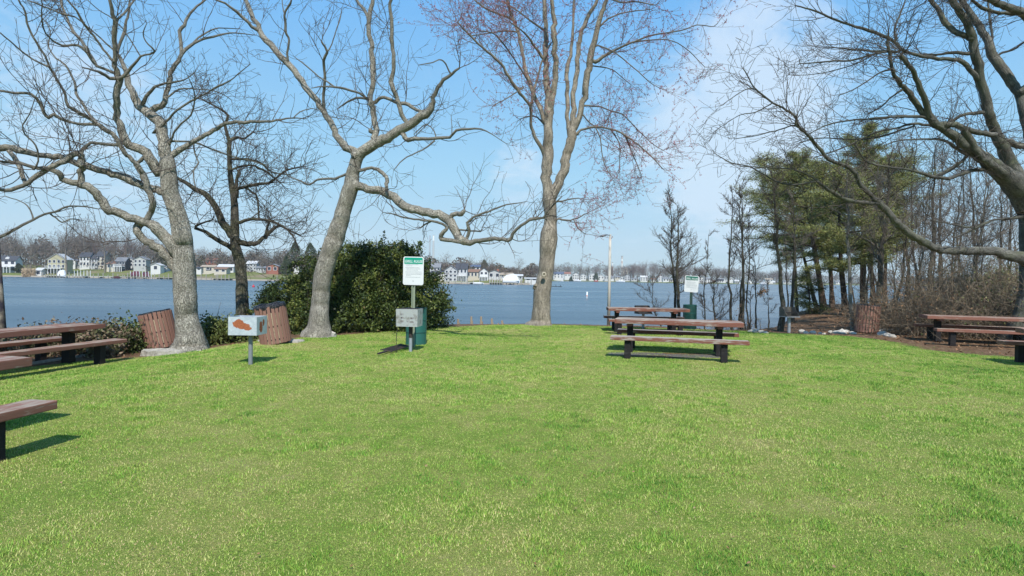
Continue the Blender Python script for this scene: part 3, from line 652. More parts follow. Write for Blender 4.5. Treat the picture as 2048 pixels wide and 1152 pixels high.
    T3 = [
     ('t', 'G', [492,975,125, 495,955,108, 498,920,98, 500,880,95, 503,830,97, 505,780,98, 515,730,92, 525,680,86, 530,630,86, 535,580,86, 538,530,93, 540,480,96, 545,440,84, 549,410,70, 550,340,66, 548,300,72, 545,270,76], 0),
     ('L', 'X', [1099,400,27, 1096,385,21, 1094,366,19, 1093,344,21, 1095,312,22, 1096,290,20, 1098,266,19, 1098,231,17, 1097,194,14, 1093,165,12, 1092,150,11, 1091,109,11, 1092,62,9, 1089,15,8, 1089,-20,7, 1090,-60,5], .5),
     ('s', 'X', [1100,232,14, 1105,195,12, 1108,175,12, 1112,134,11, 1109,94,10.5, 1108,47,10, 1105,16,8, 1103,-20,7, 1101,-60,5], -1.0),
     ('s', 'X', [1092,318,9, 1087,306,8, 1080,292,7.5, 1069,272,7, 1063,256,6.5, 1062,244,6, 1061,215,6, 1052,200,6, 1040,187,6, 1019,156,6, 1010,140,5.5, 1003,128,5, 981,109,5, 950,81,4, 925,56,3, 916,45,2.5], -1.8),
     ('s', 'X', [1061,218,5, 1064,200,5, 1066,187,5, 1077,150,4, 1083,125,3.5, 1100,90,3], .5),
     ('s', 'X', [1088,244,9, 1083,220,8.5, 1072,200,8, 1062,175,8, 1056,156,8, 1050,135,7.5, 1047,116,7, 1041,84,7, 1034,56,6, 1025,35,5, 1019,19,5, 1010,-20,4.5], 1.5),
     ('s', 'X', [1033,45,4.5, 1018,36,4.5, 1000,28,4, 969,16,4, 950,0,3, 930,-20,2.5], .8),
     ('s', 'X', [1082,112,6, 1075,100,5, 1066,88,4.5, 1055,72,4, 1041,59,3, 1020,45,2.5], -1.2),
     ('s', 'X', [1056,160,4, 1030,120,3, 1005,85,3, 985,66,2.5, 960,62,2], -1.5),
     ('s', 'X', [1034,64,3.5, 1010,62,3, 980,66,2.5, 940,72,2], -1.0),
     ('s', 'X', [1080,55,4.5, 1060,40,3.5, 1040,25,3, 1010,5,2.5], 1.0),
     ('s', 'X', [1047,175,3, 1030,186,2.6, 1008,200,2.2, 985,212,2], -1.0),
     ('L', 'X', [1101,396,24, 1106,385,22, 1114,373,19, 1122,355,18, 1129,340,18, 1131,322,19, 1134,312,19, 1137,300,19, 1141,280,19, 1145,266,19, 1147,252,14, 1147,237,11, 1147,187,10, 1153,150,10, 1155,109,9, 1161,72,8, 1172,40,8, 1190,9,7, 1198,-15,6, 1205,-50,5], .6),
     ('s', 'X', [1148,256,13, 1156,244,12, 1161,225,11, 1169,194,12, 1175,156,13.5, 1178,138,13.5, 1180,125,13, 1187,87,11.5, 1197,47,10, 1205,25,9, 1209,9,8, 1216,-15,7, 1222,-50,5], -.8),
     ('s', 'X', [1143,268,10, 1137,258,9, 1136,250,8.5, 1134,187,8, 1134,140,8, 1139,118,7.5, 1142,103,7, 1145,70,5.5, 1147,30,4.5, 1148,-10,4], 1.2),
     ('s', 'X', [1190,123,8, 1205,114,6.5, 1231,100,4.5, 1250,90,4, 1269,83,3.5, 1306,70,3, 1347,64,2.5, 1365,60,2.5, 1394,50,2, 1415,52,1.8, 1428,53,1.5, 1440,40,1.2], -1.5),
     ('s', 'X', [1268,84,3, 1300,80,2.4, 1337,80,2, 1372,97,1.8, 1409,134,1.5], .4),
     ('s', 'X', [1154,268,7, 1160,261,5, 1169,258,4.5, 1191,253,4, 1222,258,4, 1240,264,3.5, 1253,272,3.5, 1278,291,3, 1306,316,2.5, 1325,338,2], -1.2),
     ('s', 'X', [1250,271,2.5, 1262,300,2.2, 1275,330,2, 1283,352,1.5], .5),
     ('s', 'X', [1191,254,3, 1200,275,2.5, 1203,300,2.2, 1210,330,2, 1222,352,1.5], -.4),
     ('s', 'X', [1222,260,2.5, 1238,285,2.3, 1240,310,2, 1238,340,1.5], .3),
     ('s', 'X', [1170,211,4, 1185,212,3, 1200,213,2.8, 1222,222,2.6, 1244,228,2.5, 1269,253,2, 1306,288,1.5, 1325,300,1.2], 1.0),
     ('s', 'X', [1168,232,3, 1180,246,2.5, 1190,253,2.5], .1),
     ('s', 'X', [1201,52,4, 1215,38,3.5, 1231,31,3, 1250,25,2.6, 1269,22,2.2, 1300,19,1.8], .8),
     ('s', 'X', [1184,95,4, 1197,91,3.2, 1215,99,3, 1231,106,2.5, 1269,137,2, 1306,169,1.5, 1330,180,1.2], -.8),
     ('s', 'X', [1176,130,3, 1200,134,2.5, 1225,140,2, 1260,168,1.5], .7),
     ('s', 'X', [1215,-5,4, 1240,5,3, 1270,3,2.5, 1310,10,2], -.6),
     ('s', 'X', [1094,255,4, 1075,235,3, 1060,232,2.5, 1040,238,2], 1.0),
     ('L', 'X', [1107,440,5, 1118,438,4, 1130,440,3.3, 1141,440,3, 1155,436,2.6, 1170,428,2], -.4),
     ('s', 'X', [1148,440,2.4, 1155,455,2, 1170,468,1.5], -.2),
     ('L', 'X', [1108,404,4, 1125,402,3, 1140,398,2.6, 1158,396,2], -.5),
     ('L', 'G', [480,740,26, 466,745,26, 460,758,22], -.1),
    ]
    r3 = traced_tree('maple_tree', 'tall multi-stemmed maple in red bud by the water, left of the lamp post', 'tree', 19.6, T3, M_['bark_maple'], M_['twig_red'], (1081, 651), 13, 1.6, .78, 2, .04, crook=.2, buds=36000, flare=.35, rmin=.0046, rmax=.06, tw=.9)
    # pale ring scar of a sawn limb low on the trunk
    ggeo = Geo(); c = P(1088, 549, 19.12)
    bm = bmesh.new(); dv = Vector(c - CAM).normalized()
    q = (-dv).to_track_quat('Z', 'Y').to_matrix().to_4x4()
    ring = Matrix.Translation(Vector(c) - Vector(r3.location)) @ q
    mm = bpy.data.meshes.new('limb_scar')
    n, k = 18, 8; vs = []
    for a in range(n):
        for b in range(k):
            A = 2 * math.pi * a / n; B = 2 * math.pi * b / k
            vs.append(bm.verts.new(ring @ Vector(((.052 + .028 * math.cos(B)) * math.cos(A), (.06 + .028 * math.cos(B)) * math.sin(A), .03 * math.sin(B)))))
    for a in range(n):
        for b in range(k):
            bm.faces.new([vs[a * k + b], vs[((a + 1) % n) * k + b], vs[((a + 1) % n) * k + (b + 1) % k], vs[a * k + (b + 1) % k]])
    hub = bm.verts.new(ring @ Vector((0, 0, -.015)))
    for a in range(n): bm.faces.new([hub, vs[a * k + 4], vs[((a + 1) % n) * k + 4]])
    bm_obj('limb_scar', bm, mat('scar_wood', (.42, .37, .29), .9), r3, smooth=True)

    T4 = [
     ('t', 'X', [2056,700,130, 2058,682,110, 2063,655,88, 2068,620,72, 2072,580,64, 2073,530,62, 2073,490,62, 2072,440,64, 2068,415,66], 0),
     ('L', 'X', [2066,425,58, 2052,395,52, 2040,368,44, 2027,344,34, 2011,306,27, 1995,275,23, 1983,244,21, 1974,212,21, 1967,181,20, 1958,150,20, 1952,109,19, 1944,75,17, 1936,50,15, 1920,25,15, 1905,0,14, 1890,-25,13, 1870,-60,10], -1.5),
     ('s', 'X', [1941,77,13, 1925,70,12, 1908,62,12, 1889,44,11, 1877,22,10, 1861,0,9, 1845,-25,8], .6),
     ('s', 'X', [1955,158,13, 1944,143,12, 1933,131,11, 1914,119,9, 1877,117,8, 1855,114,7.5, 1836,111,7, 1808,102,7, 1796,92,7, 1789,83,7, 1758,69,7, 1730,59,6, 1699,50,5, 1664,37,4.5, 1639,25,4, 1611,16,3, 1592,11,2.2], -1.5),
     ('s', 'X', [1792,80,5, 1789,65,4.2, 1790,53,4, 1799,31,4, 1811,0,3, 1815,-25,2.5], .4),
     ('s', 'X', [1940,108,8, 1925,106,7, 1908,105,7, 1883,109,5, 1860,109,4.5, 1842,110,4], .4),
     ('s', 'X', [1800,102,6, 1783,102,6, 1752,103,5, 1720,100,4, 1689,97,3, 1649,94,2], .8),
     ('s', 'X', [1770,103,5, 1745,109,4, 1708,120,4, 1670,122,3.5, 1639,125,3, 1599,127,2], -1.0),
     ('s', 'X', [1745,110,3, 1725,122,2.6, 1690,135,2.2, 1650,145,2, 1615,150,1.5, 1580,150,1.3], -.6),
     ('s', 'X', [1960,226,9, 1945,226,8, 1933,228,7, 1920,233,7, 1908,239,7, 1883,250,6, 1855,250,6, 1827,247,5, 1800,254,4.5, 1783,258,4, 1752,264,4, 1705,287,3, 1674,300,3, 1627,316,2], -1.2),
     ('s', 'X', [1826,253,4, 1800,261,4, 1777,269,4, 1733,278,3.5, 1689,278,3, 1640,276,2.5, 1600,285,2], .6),
     ('L', 'X', [2060,415,60, 2044,385,56, 2028,368,50, 2012,352,42, 1992,336,36, 1970,319,30, 1950,304,26, 1933,290,24, 1908,272,20, 1892,262,18, 1880,253,18, 1868,243,17, 1858,228,14, 1854,212,12, 1849,194,11, 1836,166,11, 1824,137,10, 1812,122,10, 1802,112,10], -2.2),
     ('s', 'X', [1866,240,14, 1852,231,13, 1836,212,12, 1820,187,12, 1806,173,10, 1799,166,9, 1790,152,8, 1786,144,8, 1782,125,7.5, 1780,109,7, 1774,84,5, 1777,66,3], -.6),
     ('s', 'X', [1862,238,9, 1846,233,7, 1808,233,5.5, 1777,234,4.5, 1745,237,4, 1720,239,4, 1699,241,3.5, 1664,247,3, 1640,256,2.5, 1617,269,2], -.8),
     ('s', 'X', [1808,176,6, 1795,186,4, 1780,196,3.5, 1765,212,3, 1740,226,2.5], .5),
     ('s', 'X', [1788,140,4.5, 1776,140,4, 1755,148,3.5, 1735,162,3, 1705,180,2.5, 1680,190,2], -.5),
     ('s', 'X', [1878,252,14, 1900,248,14, 1920,253,13, 1945,262,12, 1970,266,12, 1990,272,12], .4),
     ('s', 'X', [1930,263,14, 1942,285,14, 1955,305,15, 1972,322,16, 1990,335,18, 2010,350,20], .3),
     ('s', 'X', [1990,322,12, 1980,315,10, 1970,312,9, 1950,310,8.5, 1933,308,8, 1911,297,7, 1900,288,6.5, 1889,281,6, 1870,278,5, 1852,278,4, 1799,281,3, 1770,290,2], -1.0),
     ('s', 'X', [2010,340,10, 1990,338,9, 1964,338,8.5, 1924,346,8, 1905,354,8, 1889,356,8, 1861,353,8, 1839,344,6, 1808,338,5, 1774,334,4, 1745,328,4, 1733,322,3.5, 1718,303,3, 1711,291,2.5], -1.3),
     ('s', 'X', [1935,311,7, 1924,322,7, 1908,332,7, 1895,341,8, 1870,353,7], 0),
     ('L', 'X', [2078,400,34, 2080,370,32, 2075,330,30, 2064,290,26, 2052,240,22, 2042,194,20, 2034,178,21, 2024,166,22, 2012,148,22, 2002,134,22, 1983,109,19, 1977,84,16, 1964,62,15, 1956,48,14, 1949,37,14, 1936,19,13, 1924,0,12, 1910,-30,10], 1.0),
     ('s', 'X', [1978,95,6, 1985,75,5, 1980,50,5, 1978,20,4, 1975,-10,3], .3),
     ('s', 'X', [1990,118,6, 2005,105,5, 2025,100,4.5, 2048,85,4, 2070,75,3], -.6),
     ('L', 'X', [2095,150,30, 2085,80,26, 2070,50,23, 2048,28,19, 2020,16,16, 1986,3,15, 1960,-10,13], -2.0),
     ('s', 'X', [2066,42,11, 2040,28,9, 2012,26,8.5, 1986,23,8, 1970,18,8, 1958,12,7, 1945,0,6, 1935,-15,5], -.4),
     ('L', 'X', [2080,380,30, 2095,330,34, 2098,260,32, 2098,200,30, 2095,140,28], -1.0),
     ('L', 'X', [1990,278,10, 2003,278,12, 2014,282,13, 2030,288,14, 2048,294,15, 2075,310,18, 2082,340,20], .8),
     ('L', 'H', [1775,720,90, 1735,700,78, 1690,688,66, 1640,678,60, 1600,664,58, 1550,657,56, 1500,660,52, 1400,665,50, 1300,655,48, 1260,640,46, 1220,620,45, 1175,595,45, 1130,570,45, 1095,545,44, 1070,520,43, 1045,490,40, 1020,460,38, 990,430,40, 960,405,38, 935,378,28, 920,360,25, 870,310,25, 852,280,25, 840,260,25, 820,230,24, 800,210,24, 740,185,22, 680,160,20, 640,110,20, 590,50,16, 560,20,15, 540,0,15, 515,-20,14, 500,-50,13], -2.6),
     ('s', 'X', [1600,254,5, 1594,244,5, 1590,232,5, 1580,225,5, 1565,215,4.5, 1545,206,4, 1527,191,4, 1508,175,3, 1495,150,2.5, 1486,137,2], -.6),
     ('s', 'X', [1598,250,4, 1585,251,3, 1570,256,3, 1550,262,2.6, 1539,264,2.4, 1511,272,2, 1470,278,1.5], .4),
     ('s', 'H', [965,402,30, 930,400,26, 900,398,25, 860,395,25, 820,392,24, 790,385,24, 720,350,22, 680,325,20, 640,300,18, 610,270,16, 560,240,12, 480,215,8, 350,205,7, 200,200,5], -.8),
     ('s', 'H', [620,285,13, 590,285,12, 500,300,11, 420,290,10, 340,250,9, 250,200,7, 150,180,6, 60,130,4], .6),
     ('s', 'X', [1545,206,3, 1530,215,2.5, 1510,225,2.2, 1480,230,1.8, 1455,245,1.4], .4),
     ('s', 'X', [1508,176,2.5, 1490,180,2, 1465,195,1.8, 1445,210,1.4], -.4),
     ('L', 'X', [2046,432,8, 2035,435,7, 2010,438,5.5, 1991,439,5, 1970,446,5, 1948,459,4.5, 1925,468,4, 1908,475,3], -1.0),
     ('s', 'X', [1950,456,4, 1920,452,3.5, 1890,446,3, 1860,440,2], .4),
    ]
    traced_tree('beech_tree', 'big tree at right edge, its heavy low limb sweeping across the woods', 'tree', 16.2, T4, M_['bark_beech'], M_['twig_dark'], (2057, 690), 21, 1.3, .8, 2, .03, crook=.2, flare=.3, rmin=.0048, tw=1.2)

    T5 = [
     ('t', 'X', [-130,800,60, -128,700,46, -125,600,40, -110,560,34, -80,525,20, -40,492,11, 0,474,8, 20,464,7, 45,450,6, 66,440,5.5, 90,428,5, 110,424,4.5, 135,413,4, 168,413,3, 197,418,2], 1.0),
     ('L', 'X', [66,440,4, 64,428,3.5, 55,412,3, 40,402,2.5, 10,392,2], .3),
     ('L', 'X', [100,428,4, 112,436,3.5, 125,445,3.5, 140,438,3, 160,440,2], .3),
     ('L', 'X', [-125,600,36, -128,500,32, -130,380,26, -125,200,20, -120,50,12], .5),
    ]
    traced_tree('bare_tree', 'bare tree whose thin branch reaches in at the left edge above the picnic table', 'tree', 9.5, T5, M_['bark_oak'], M_['twig_dark'], (-130, 790), 31, .8, .5, 1, .05, flare=.4)
# ------------------------------------------------------------------ park furniture
def plank(name, L, W, T, mat_, parent, loc, chip=0.0, ends=0.0, gap=False):
    """long timber with softly worn edges; origin at its centre"""
    bm = bmesh.new()
    if gap:
        k = 3; w = W / k
        for i in range(k): box(bm, (0, -W / 2 + w * (i + .5), 0), (L, w - .008, T))
        box(bm, (0, 0, -.012), (L - .02, W - .03, T - .03))
    else: box(bm, (0, 0, 0), (L, W, T))
    rg = random.Random(int(L * 1000 + W * 77 + loc[0] * 13))
    bmesh.ops.bevel(bm, geom=bm.edges[:], offset=.010, segments=2, affect='EDGES', profile=.6)
    for v in bm.verts:
        if abs(v.co.x) > L * .45 and v.co.z > 0: v.co.z -= chip * rg.random() * .02
    o = bm_obj(name, bm, mat_, parent); o.location = loc; return o
def picnic_table(x, y, z, rz, L, label, LS=None, so=.93, seats=(1, 1), sb=.70, lf=.33, worn=False, top_w=.76, shift=(0, 0), m='timber', lean=0):
    LS = LS or L
    t = empty('picnic_table', (x, y, z), rz, label, 'picnic table', 'red timber picnic tables on the lawn')
    plank('tabletop', L, top_w, .10, M_[m], t, (0, 0, .70), 1, gap=True)
    for sx in (-.38 * L, .33 * L):
        bm = bmesh.new(); box(bm, (sx, 0, .36), (.125, .19, .585), None); bm_obj('leg', bm, M_['leg'], t, .006)
        bm = bmesh.new(); box(bm, (sx, 0, .622), (.11, .66, .052), None); bm_obj('crosspiece', bm, M_[m], t, .006)
        bm = bmesh.new(); box(bm, (sx, 0, .03), (.13, .20, .1)); bm_obj('leg_foot', bm, M_['leg'], t, .004)
    for k, s in enumerate((-1, 1)):
        if not seats[k]: continue
        so_ = plank('seat', LS, .29, .085, M_[m], t, (shift[k], so * -1 if s < 0 else sb, .41), 1)
        if k == 0 and worn: so_.data.materials[0] = M_['timber_b']
        for sx in (-.37 * LS, lf * LS):
            bm = bmesh.new(); box(bm, (sx + shift[k], -so if s < 0 else sb, .178), (.125, .15, .38)); bm_obj('leg', bm, M_['leg'], t, .006)
    return t

def trash_can(x, y, z, tx, ty, label, bag=False, r=.335, h=.84, sc=1.0, spin=0.0, lid='rim'):
    t = empty('trash_can', (x, y, z), 0, label, 'trash can', 'slatted wooden trash cans')
    t.rotation_euler = (tx, ty, spin)
    n = 24; bm = bmesh.new(); rg = random.Random(int(x * 100))
    for i in range(n):
        a = 2 * math.pi * i / n
        M = Matrix.Rotation(a, 4, 'Z') @ Matrix.Translation((r, 0, .05 + h / 2 + rg.uniform(-.006, .006))) @ Matrix.Rotation(R(rg.uniform(-.5, .5)), 4, 'X')
        vs = bmesh.ops.create_cube(bm, size=1.0, matrix=M @ Matrix.Diagonal((.02, 2 * math.pi * r / n * .76, h, 1)))
    bmesh.ops.bevel(bm, geom=bm.edges[:], offset=.003, segments=1, affect='EDGES')
    bm_obj('slats', bm, M_['slat'], t)
    bm = bmesh.new(); cyl(bm, (0, 0, .06), (0, 0, h + .02), r - .022, n=32, cap=False)
    bm_obj('lit_edge_backing', bm, M_['cream'], t, smooth=True)  # added cylinder; its pale colour stands in for weathered, lit slat edges
    bm = bmesh.new()
    for zz in (.13, h * .5, h - .03): cyl(bm, (0, 0, zz), (0, 0, zz + .035), r - .019, n=32)
    bm_obj('hoops', bm, M_['dark'], t, smooth=False)
    bm = bmesh.new(); cyl(bm, (0, 0, 0), (0, 0, .10), r - .05, n=24); bm_obj('base', bm, M_['dark'], t)
    # liner / rim of the can inside
    bm = bmesh.new(); k = 40; rows = []
    prof = [(r - .02, h - .10), (r + (.012 if bag else -.006), h + .012), (r + (.02 if bag else -.004), h + .055), (r - .012, h + .105 if bag else h + .085), (r - .05, h + .10 if bag else h + .08), (r - .08, h - .1), (r - .1, h - .5)]
    for pr, pz in prof:
        rows.append([bm.verts.new(((pr + (.012 if bag else .003) * math.sin(7 * a * 6.283 / k + pz * 30) * (1 if pz > h - .05 else 0)) * math.cos(6.283 * a / k), (pr + (.010 if bag else .002) * math.sin(11 * a * 6.283 / k)) * math.sin(6.283 * a / k), pz + (.012 if bag else .003) * math.sin(5 * a * 6.283 / k + 1) * (1 if pz > h - .05 else 0))) for a in range(k)])
    for i in range(len(rows) - 1):
        for a in range(k): bm.faces.new((rows[i][a], rows[i][(a + 1) % k], rows[i + 1][(a + 1) % k], rows[i + 1][a]))
    bm.faces.new(rows[-1])
    bm_obj('liner_bag' if bag else 'liner', bm, M_['bag'], t, smooth=True)
    return t

def sheet_box(bm, w, d, h, th=.006, flare=0.0, back=True, front=True, left=True, right=True, slots=()):
    """thin folded steel sides of a fire box with its floor; slots = windows in the front sheet"""
    def wall(p, q, zf=0):
        pass
    x0, x1, y0, y1 = -w / 2, w / 2, -d / 2, d / 2
    box(bm, (0, 0, .005), (w, d, .008))
    if left: box(bm, (x0 + th / 2, 0, h / 2 + .009), (th, d, h))
    if right: box(bm, (x1 - th / 2, 0, h / 2 + .009), (th, d, h))
    if back: box(bm, (0, y1 - th / 2, h / 2 + .009), (w - 2 * th - .002, th, h))
    if front:
        if not slots: box(bm, (0, y0 + th / 2, h / 2 + .009), (w - 2 * th - .002, th, h))
        else:
            xs = sorted({x0 + th + .001, x1 - th - .001} | {s[0] for s in slots} | {s[1] for s in slots})
            zs = sorted({.009, h + .009} | {s[2] for s in slots} | {s[3] for s in slots})
            for a, b in zip(xs, xs[1:]):
                for c, e in zip(zs, zs[1:]):
                    cx, cz = (a + b) / 2, (c + e) / 2
                    if any(s[0] < cx < s[1] and s[2] < cz < s[3] for s in slots): continue
                    box(bm, (cx, y0 + th / 2, cz), (b - a, th, e - c))

def build_furniture():
    # picnic tables
    picnic_table(3.59, 12.45, 0, R(-15), 2.62, 'red picnic table mid-lawn, the top of its near bench worn to grey wood', 2.66, .98, shift=(.0, .0), worn=True)
    picnic_table(4.15, 17.6, 0, R(-4), 2.42, 'smaller-looking faded picnic table behind the middle one, close to the water', 2.5, .82, top_w=.7)
    picnic_table(12.85, 15.55, 0, R(-20), 2.9, 'red picnic table under the dark low limb beside the woods, with branch shadows on it', 2.9, 1.0, m='timber2')
    picnic_table(11.32, 10.95, 0, R(-16), 2.5, 'picnic table cut off at the right edge, only its bench and top ends showing', 2.7, .75, m='timber2')
    picnic_table(-8.83, 10.35, -.19, R(80), 2.75, 'long red picnic table on the left in front of the bramble bank', 2.9, .66, m='timber2')
    picnic_table(-5.46, 4.42, -.02, R(82), 3.0, 'nearest picnic table, half out of the left edge, casting two dark shadow bars', 1.95, 1.07, seats=(1, 1), shift=(.0, 0), m='timber2', lf=.26)
    # trash cans
    c = PG(327, 699, -.17); trash_can(c[0], c[1], -.17, R(3), R(-12), 'slatted trash can tilting hard to the left on broken concrete beside the tall oak', r=.335, h=.82)
    c = PG(553, 688, -.02); trash_can(c[0], c[1], -.03, R(4), R(-8.5), 'slatted trash can with black bag over its rim, leaning behind the rust-stained grill', True, r=.335, h=.86)
    c = PG(1738, 667, 0); trash_can(c[0], c[1] + .15, -.02, R(0), R(4), 'darker slatted trash can at the edge of the woods on the right, nearly upright', r=.325, h=.85)
    # broken concrete pads
    def pad(px, py, w, d, h, seed, label):
        c = PG(px, py, -.1); rg = random.Random(seed); bm = bmesh.new()
        k = 22; top = []; bot = []
        for i in range(k):
            a = 6.283 * i / k; rr = 1 + rg.uniform(-.16, .16)
            top.append(bm.verts.new((w * rr * math.cos(a), d * rr * math.sin(a), h * rg.uniform(.7, 1.0)))); bot.append(bm.verts.new((w * rr * 1.12 * math.cos(a), d * rr * 1.12 * math.sin(a), -.12)))
        ctr = bm.verts.new((0, 0, h * 1.1))
        for i in range(k):
            bm.faces.new((top[i], top[(i + 1) % k], ctr)); bm.faces.new((bot[i], bot[(i + 1) % k], top[(i + 1) % k], top[i]))
        bmesh.ops.subdivide_edges(bm, edges=bm.edges[:], cuts=1)
        for v in bm.verts: v.co += Vector((rg.uniform(-1, 1), rg.uniform(-1, 1), rg.uniform(-1, 1))) * .012
        o = bm_obj('concrete_pad', bm, M_['conc'], None); o.location = (c[0], c[1], gz(c[0], c[1]) - .01)
        tag(o, label, 'concrete pad')
    pad(333, 703, .46, .24, .12, 4, 'crumbling pale concrete pad under the trash can beside the tall oak')
    pad(562, 691, .5, .3, .045, 5, 'thin low concrete pad under the bagged trash can behind the rusty grill')
    pad(1752, 669, .55, .34, .07, 6, 'grey concrete pad under the trash can by the woods')

    # grill with rust patches (left)
    c = PG(501, 730); GX, GY = c[0], c[1]
    t = empty('charcoal_grill', (GX, GY, gz(GX, GY)), R(-1), 'bright galvanised park grill with orange burnt rust patches on a single post', 'grill', 'park charcoal grills')
    bm = bmesh.new(); cyl(bm, (0, 0, -.05), (0, 0, .53), .036, n=16); bm_obj('post', bm, M_['post'], t, smooth=False)
    bm = bmesh.new(); sheet_box(bm, .50, .40, .31, .006)
    rm = galv_rust('rusted_galvanised', [(0, -.07, .20, .095, .075), (0, .02, .16, .12, .055), (0, .09, .12, .07, .035), (1, -.04, .13, .06, .10), (1, .06, .21, .04, .06)])
    o = bm_obj('fire_box', bm, rm, t); o.location = (-.06, .02, .53)
    bm = bmesh.new()
    for i in range(13): cyl(bm, (-.23 + i * .036, -.17, .845), (-.23 + i * .036, .2, .845), .005, n=6)
    for yy in (-.17, .2): cyl(bm, (-.24, yy, .845), (.21, yy, .845), .006, n=6)
    o = bm_obj('cooking_grate', bm, M_['iron'], t); o.location = (-.03, 0, -.03)
    # grill with slots (middle)
    c = PG(821, 703); GX, GY = c[0], c[1]
    t = empty('charcoal_grill', (GX, GY, gz(GX, GY)), R(-8), 'grey steel park grill with cut openings in front of the green bin and rules sign', 'grill', 'park charcoal grills')
    bm = bmesh.new(); cyl(bm, (0, 0, -.05), (0, 0, .54), .036, n=16); bm_obj('post', bm, M_['galv'], t)
    bm = bmesh.new(); cyl(bm, (0, 0, .30), (0, 0, .535), .043, n=16); bm_obj('post_sleeve', bm, M_['iron'], t)
    bm = bmesh.new()
    sheet_box(bm, .46, .36, .36, .006, slots=[(-.13, -.07, .09, .13), (-.13, -.07, .17, .205), (-.13, -.07, .25, .275), (.06, .15, .085, .115), (.07, .15, .16, .20), (-.0, .035, .10, .125)])
    for v in bm.verts:
        if v.co.z > .2: v.co.x *= 1.0 + .10 * (v.co.z - .0); v.co.y *= 1 + .1 * v.co.z
    o = bm_obj('fire_box', bm, metal_mat('brushed_grey_steel', (.50, .51, .50), .5, .45, (.22, .2, .17), .8), t); o.location = (-.03, .0, .545)
    bm = bmesh.new()
    for i in range(12): cyl(bm, (-.21 + i * .035, -.17, .92), (-.21 + i * .035, .17, .92), .005, n=6)
    o = bm_obj('cooking_grate', bm, M_['iron'], t)
    bm = bmesh.new()  # chain hanging from the box to the tool on the ground
    for i in range(18):
        a = i / 17; p = Vector((-.235 - .015 * math.sin(a * 3), -.17 - .05 * a, .56 - .54 * a))
        cyl(bm, p, p + Vector((.003, 0, -.034)), .008 if i % 2 else .005, n=6)
    bm_obj('chain', bm, M_['iron'], t)
    # the loose grate lying on the grass
    c0 = PG(757, 712); c1 = PG(812, 697)
    t = empty('loose_grate', tuple((c0 + c1) / 2 + [0, 0, .02]), math.atan2(c1[1] - c0[1], c1[0] - c0[0]), 'black iron grate with a long handle dropped on the grass below the grey grill', 'grate')
    L = float(np.linalg.norm(c1 - c0)); bm = bmesh.new()
    for i in range(9): cyl(bm, (-L * .22, -.10 + i * .028, .03 + .004 * i), (L * .5, -.10 + i * .028, .045 + .004 * i), .008, n=6)
    for xx in (-L * .22, .1, L * .5): cyl(bm, (xx, -.115, .03), (xx, .14, .06), .010, n=6)
    bm_obj('bars', bm, M_['iron'], t)
    bm = bmesh.new(); cyl(bm, (-L * .55, -.02, .035), (-L * .2, 0, .035), .02, n=8); bm_obj('handle', bm, M_['iron'], t)

    # two far grills
    def far_grill(px, py, label, w, h, tone, rz, tray):
        c = PG(px, py); t = empty('charcoal_grill', (c[0], c[1], gz(c[0], c[1])), rz, label, 'grill', 'park charcoal grills')
        bm = bmesh.new(); cyl(bm, (0, 0, -.05), (0, 0, .50), .045, n=14); bm_obj('post', bm, M_['galv'], t)
        bm = bmesh.new()
        box(bm, (0, 0, .505), (w + .02, .40, .02)); bm_obj('ash_tray', bm, M_['galv'] if tray else M_['iron'], t, .003)
        bm = bmesh.new()
        prism(bm, [(-w / 2, .53), (w / 2, .53), (w / 2, .53 + h), (-w / 2, .53 + h)], .18, .19)   # back sheet
        for sx in (-w / 2, w / 2 - .008):
            a = [bm.verts.new((sx, yy, zz)) for yy, zz in ((-.18, .53), (.178, .53), (.178, .53 + h), (.05, .53 + h))]
            b = [bm.verts.new((sx + .008, yy, zz)) for yy, zz in ((-.18, .53), (.178, .53), (.178, .53 + h), (.05, .53 + h))]
            bm.faces.new(a); bm.faces.new(b[::-1])
            for i in range(4): bm.faces.new((a[i], b[i], b[(i + 1) % 4], a[(i + 1) % 4]))
        box(bm, (0, 0, .523), (w, .36, .012))
        bm_obj('fire_box', bm, M_[tone], t)
        bm = bmesh.new()
        for i in range(10): cyl(bm, (-w / 2 + .03 + i * (w - .06) / 9, -.17, .64), (-w / 2 + .03 + i * (w - .06) / 9, .17, .64), .006, n=5)
        bm_obj('cooking_grate', bm, M_['iron'], t)
    far_grill(1286, 658, 'black park grill standing behind the farthest picnic table, water beyond it', .46, .23, 'iron', R(10), False)
    far_grill(1578, 665, 'sooty park grill on a pale post beside a dark tree trunk at the wood edge', .46, .28, 'greybox', R(15), True)

    # green hot coal bins
    def green_bin(px, py, dd, w, h, label, rz=0, m='bin_green', m2='bin_green2'):
        c = PG(px, py); c = P(px, py, c[1] + dd) if dd else c
        x, y = c[0], c[1]; z = gz(x, y)
        t = empty('coal_bin', (x, y, z), rz, label, 'coal bin', 'dark green hot coal bins')
        bm = bmesh.new(); cyl(bm, (0, 0, -.02), (0, 0, h), w / 2, n=28, cap=False)
        cyl(bm, (0, 0, -.02), (0, 0, 0), w / 2 - .01, n=28)
        bm_obj('drum', bm, M_[m], t, smooth=True)
        bm = bmesh.new()
        for zz in (h * .33, h * .66, h - .01): 
            k = 28; 
            for i in range(k):
                a = 6.283 * i / k; b = 6.283 * (i + 1) / k
                cyl(bm, (w / 2 * math.cos(a), w / 2 * math.sin(a), zz), (w / 2 * math.cos(b), w / 2 * math.sin(b), zz), .008, n=6, cap=False)
        bm_obj('hoops', bm, M_[m2], t)
        bm = bmesh.new(); cyl(bm, (0, 0, h * .7), (0, 0, h * .72), w / 2 - .012, n=28); bm_obj('coals', bm, M_['dark'], t)
        return t
    green_bin(832, 688, 0, .485, .86, 'dark teal-green steel drum standing behind the grey grill and rules sign', m='bin_green2', m2='bin_green')
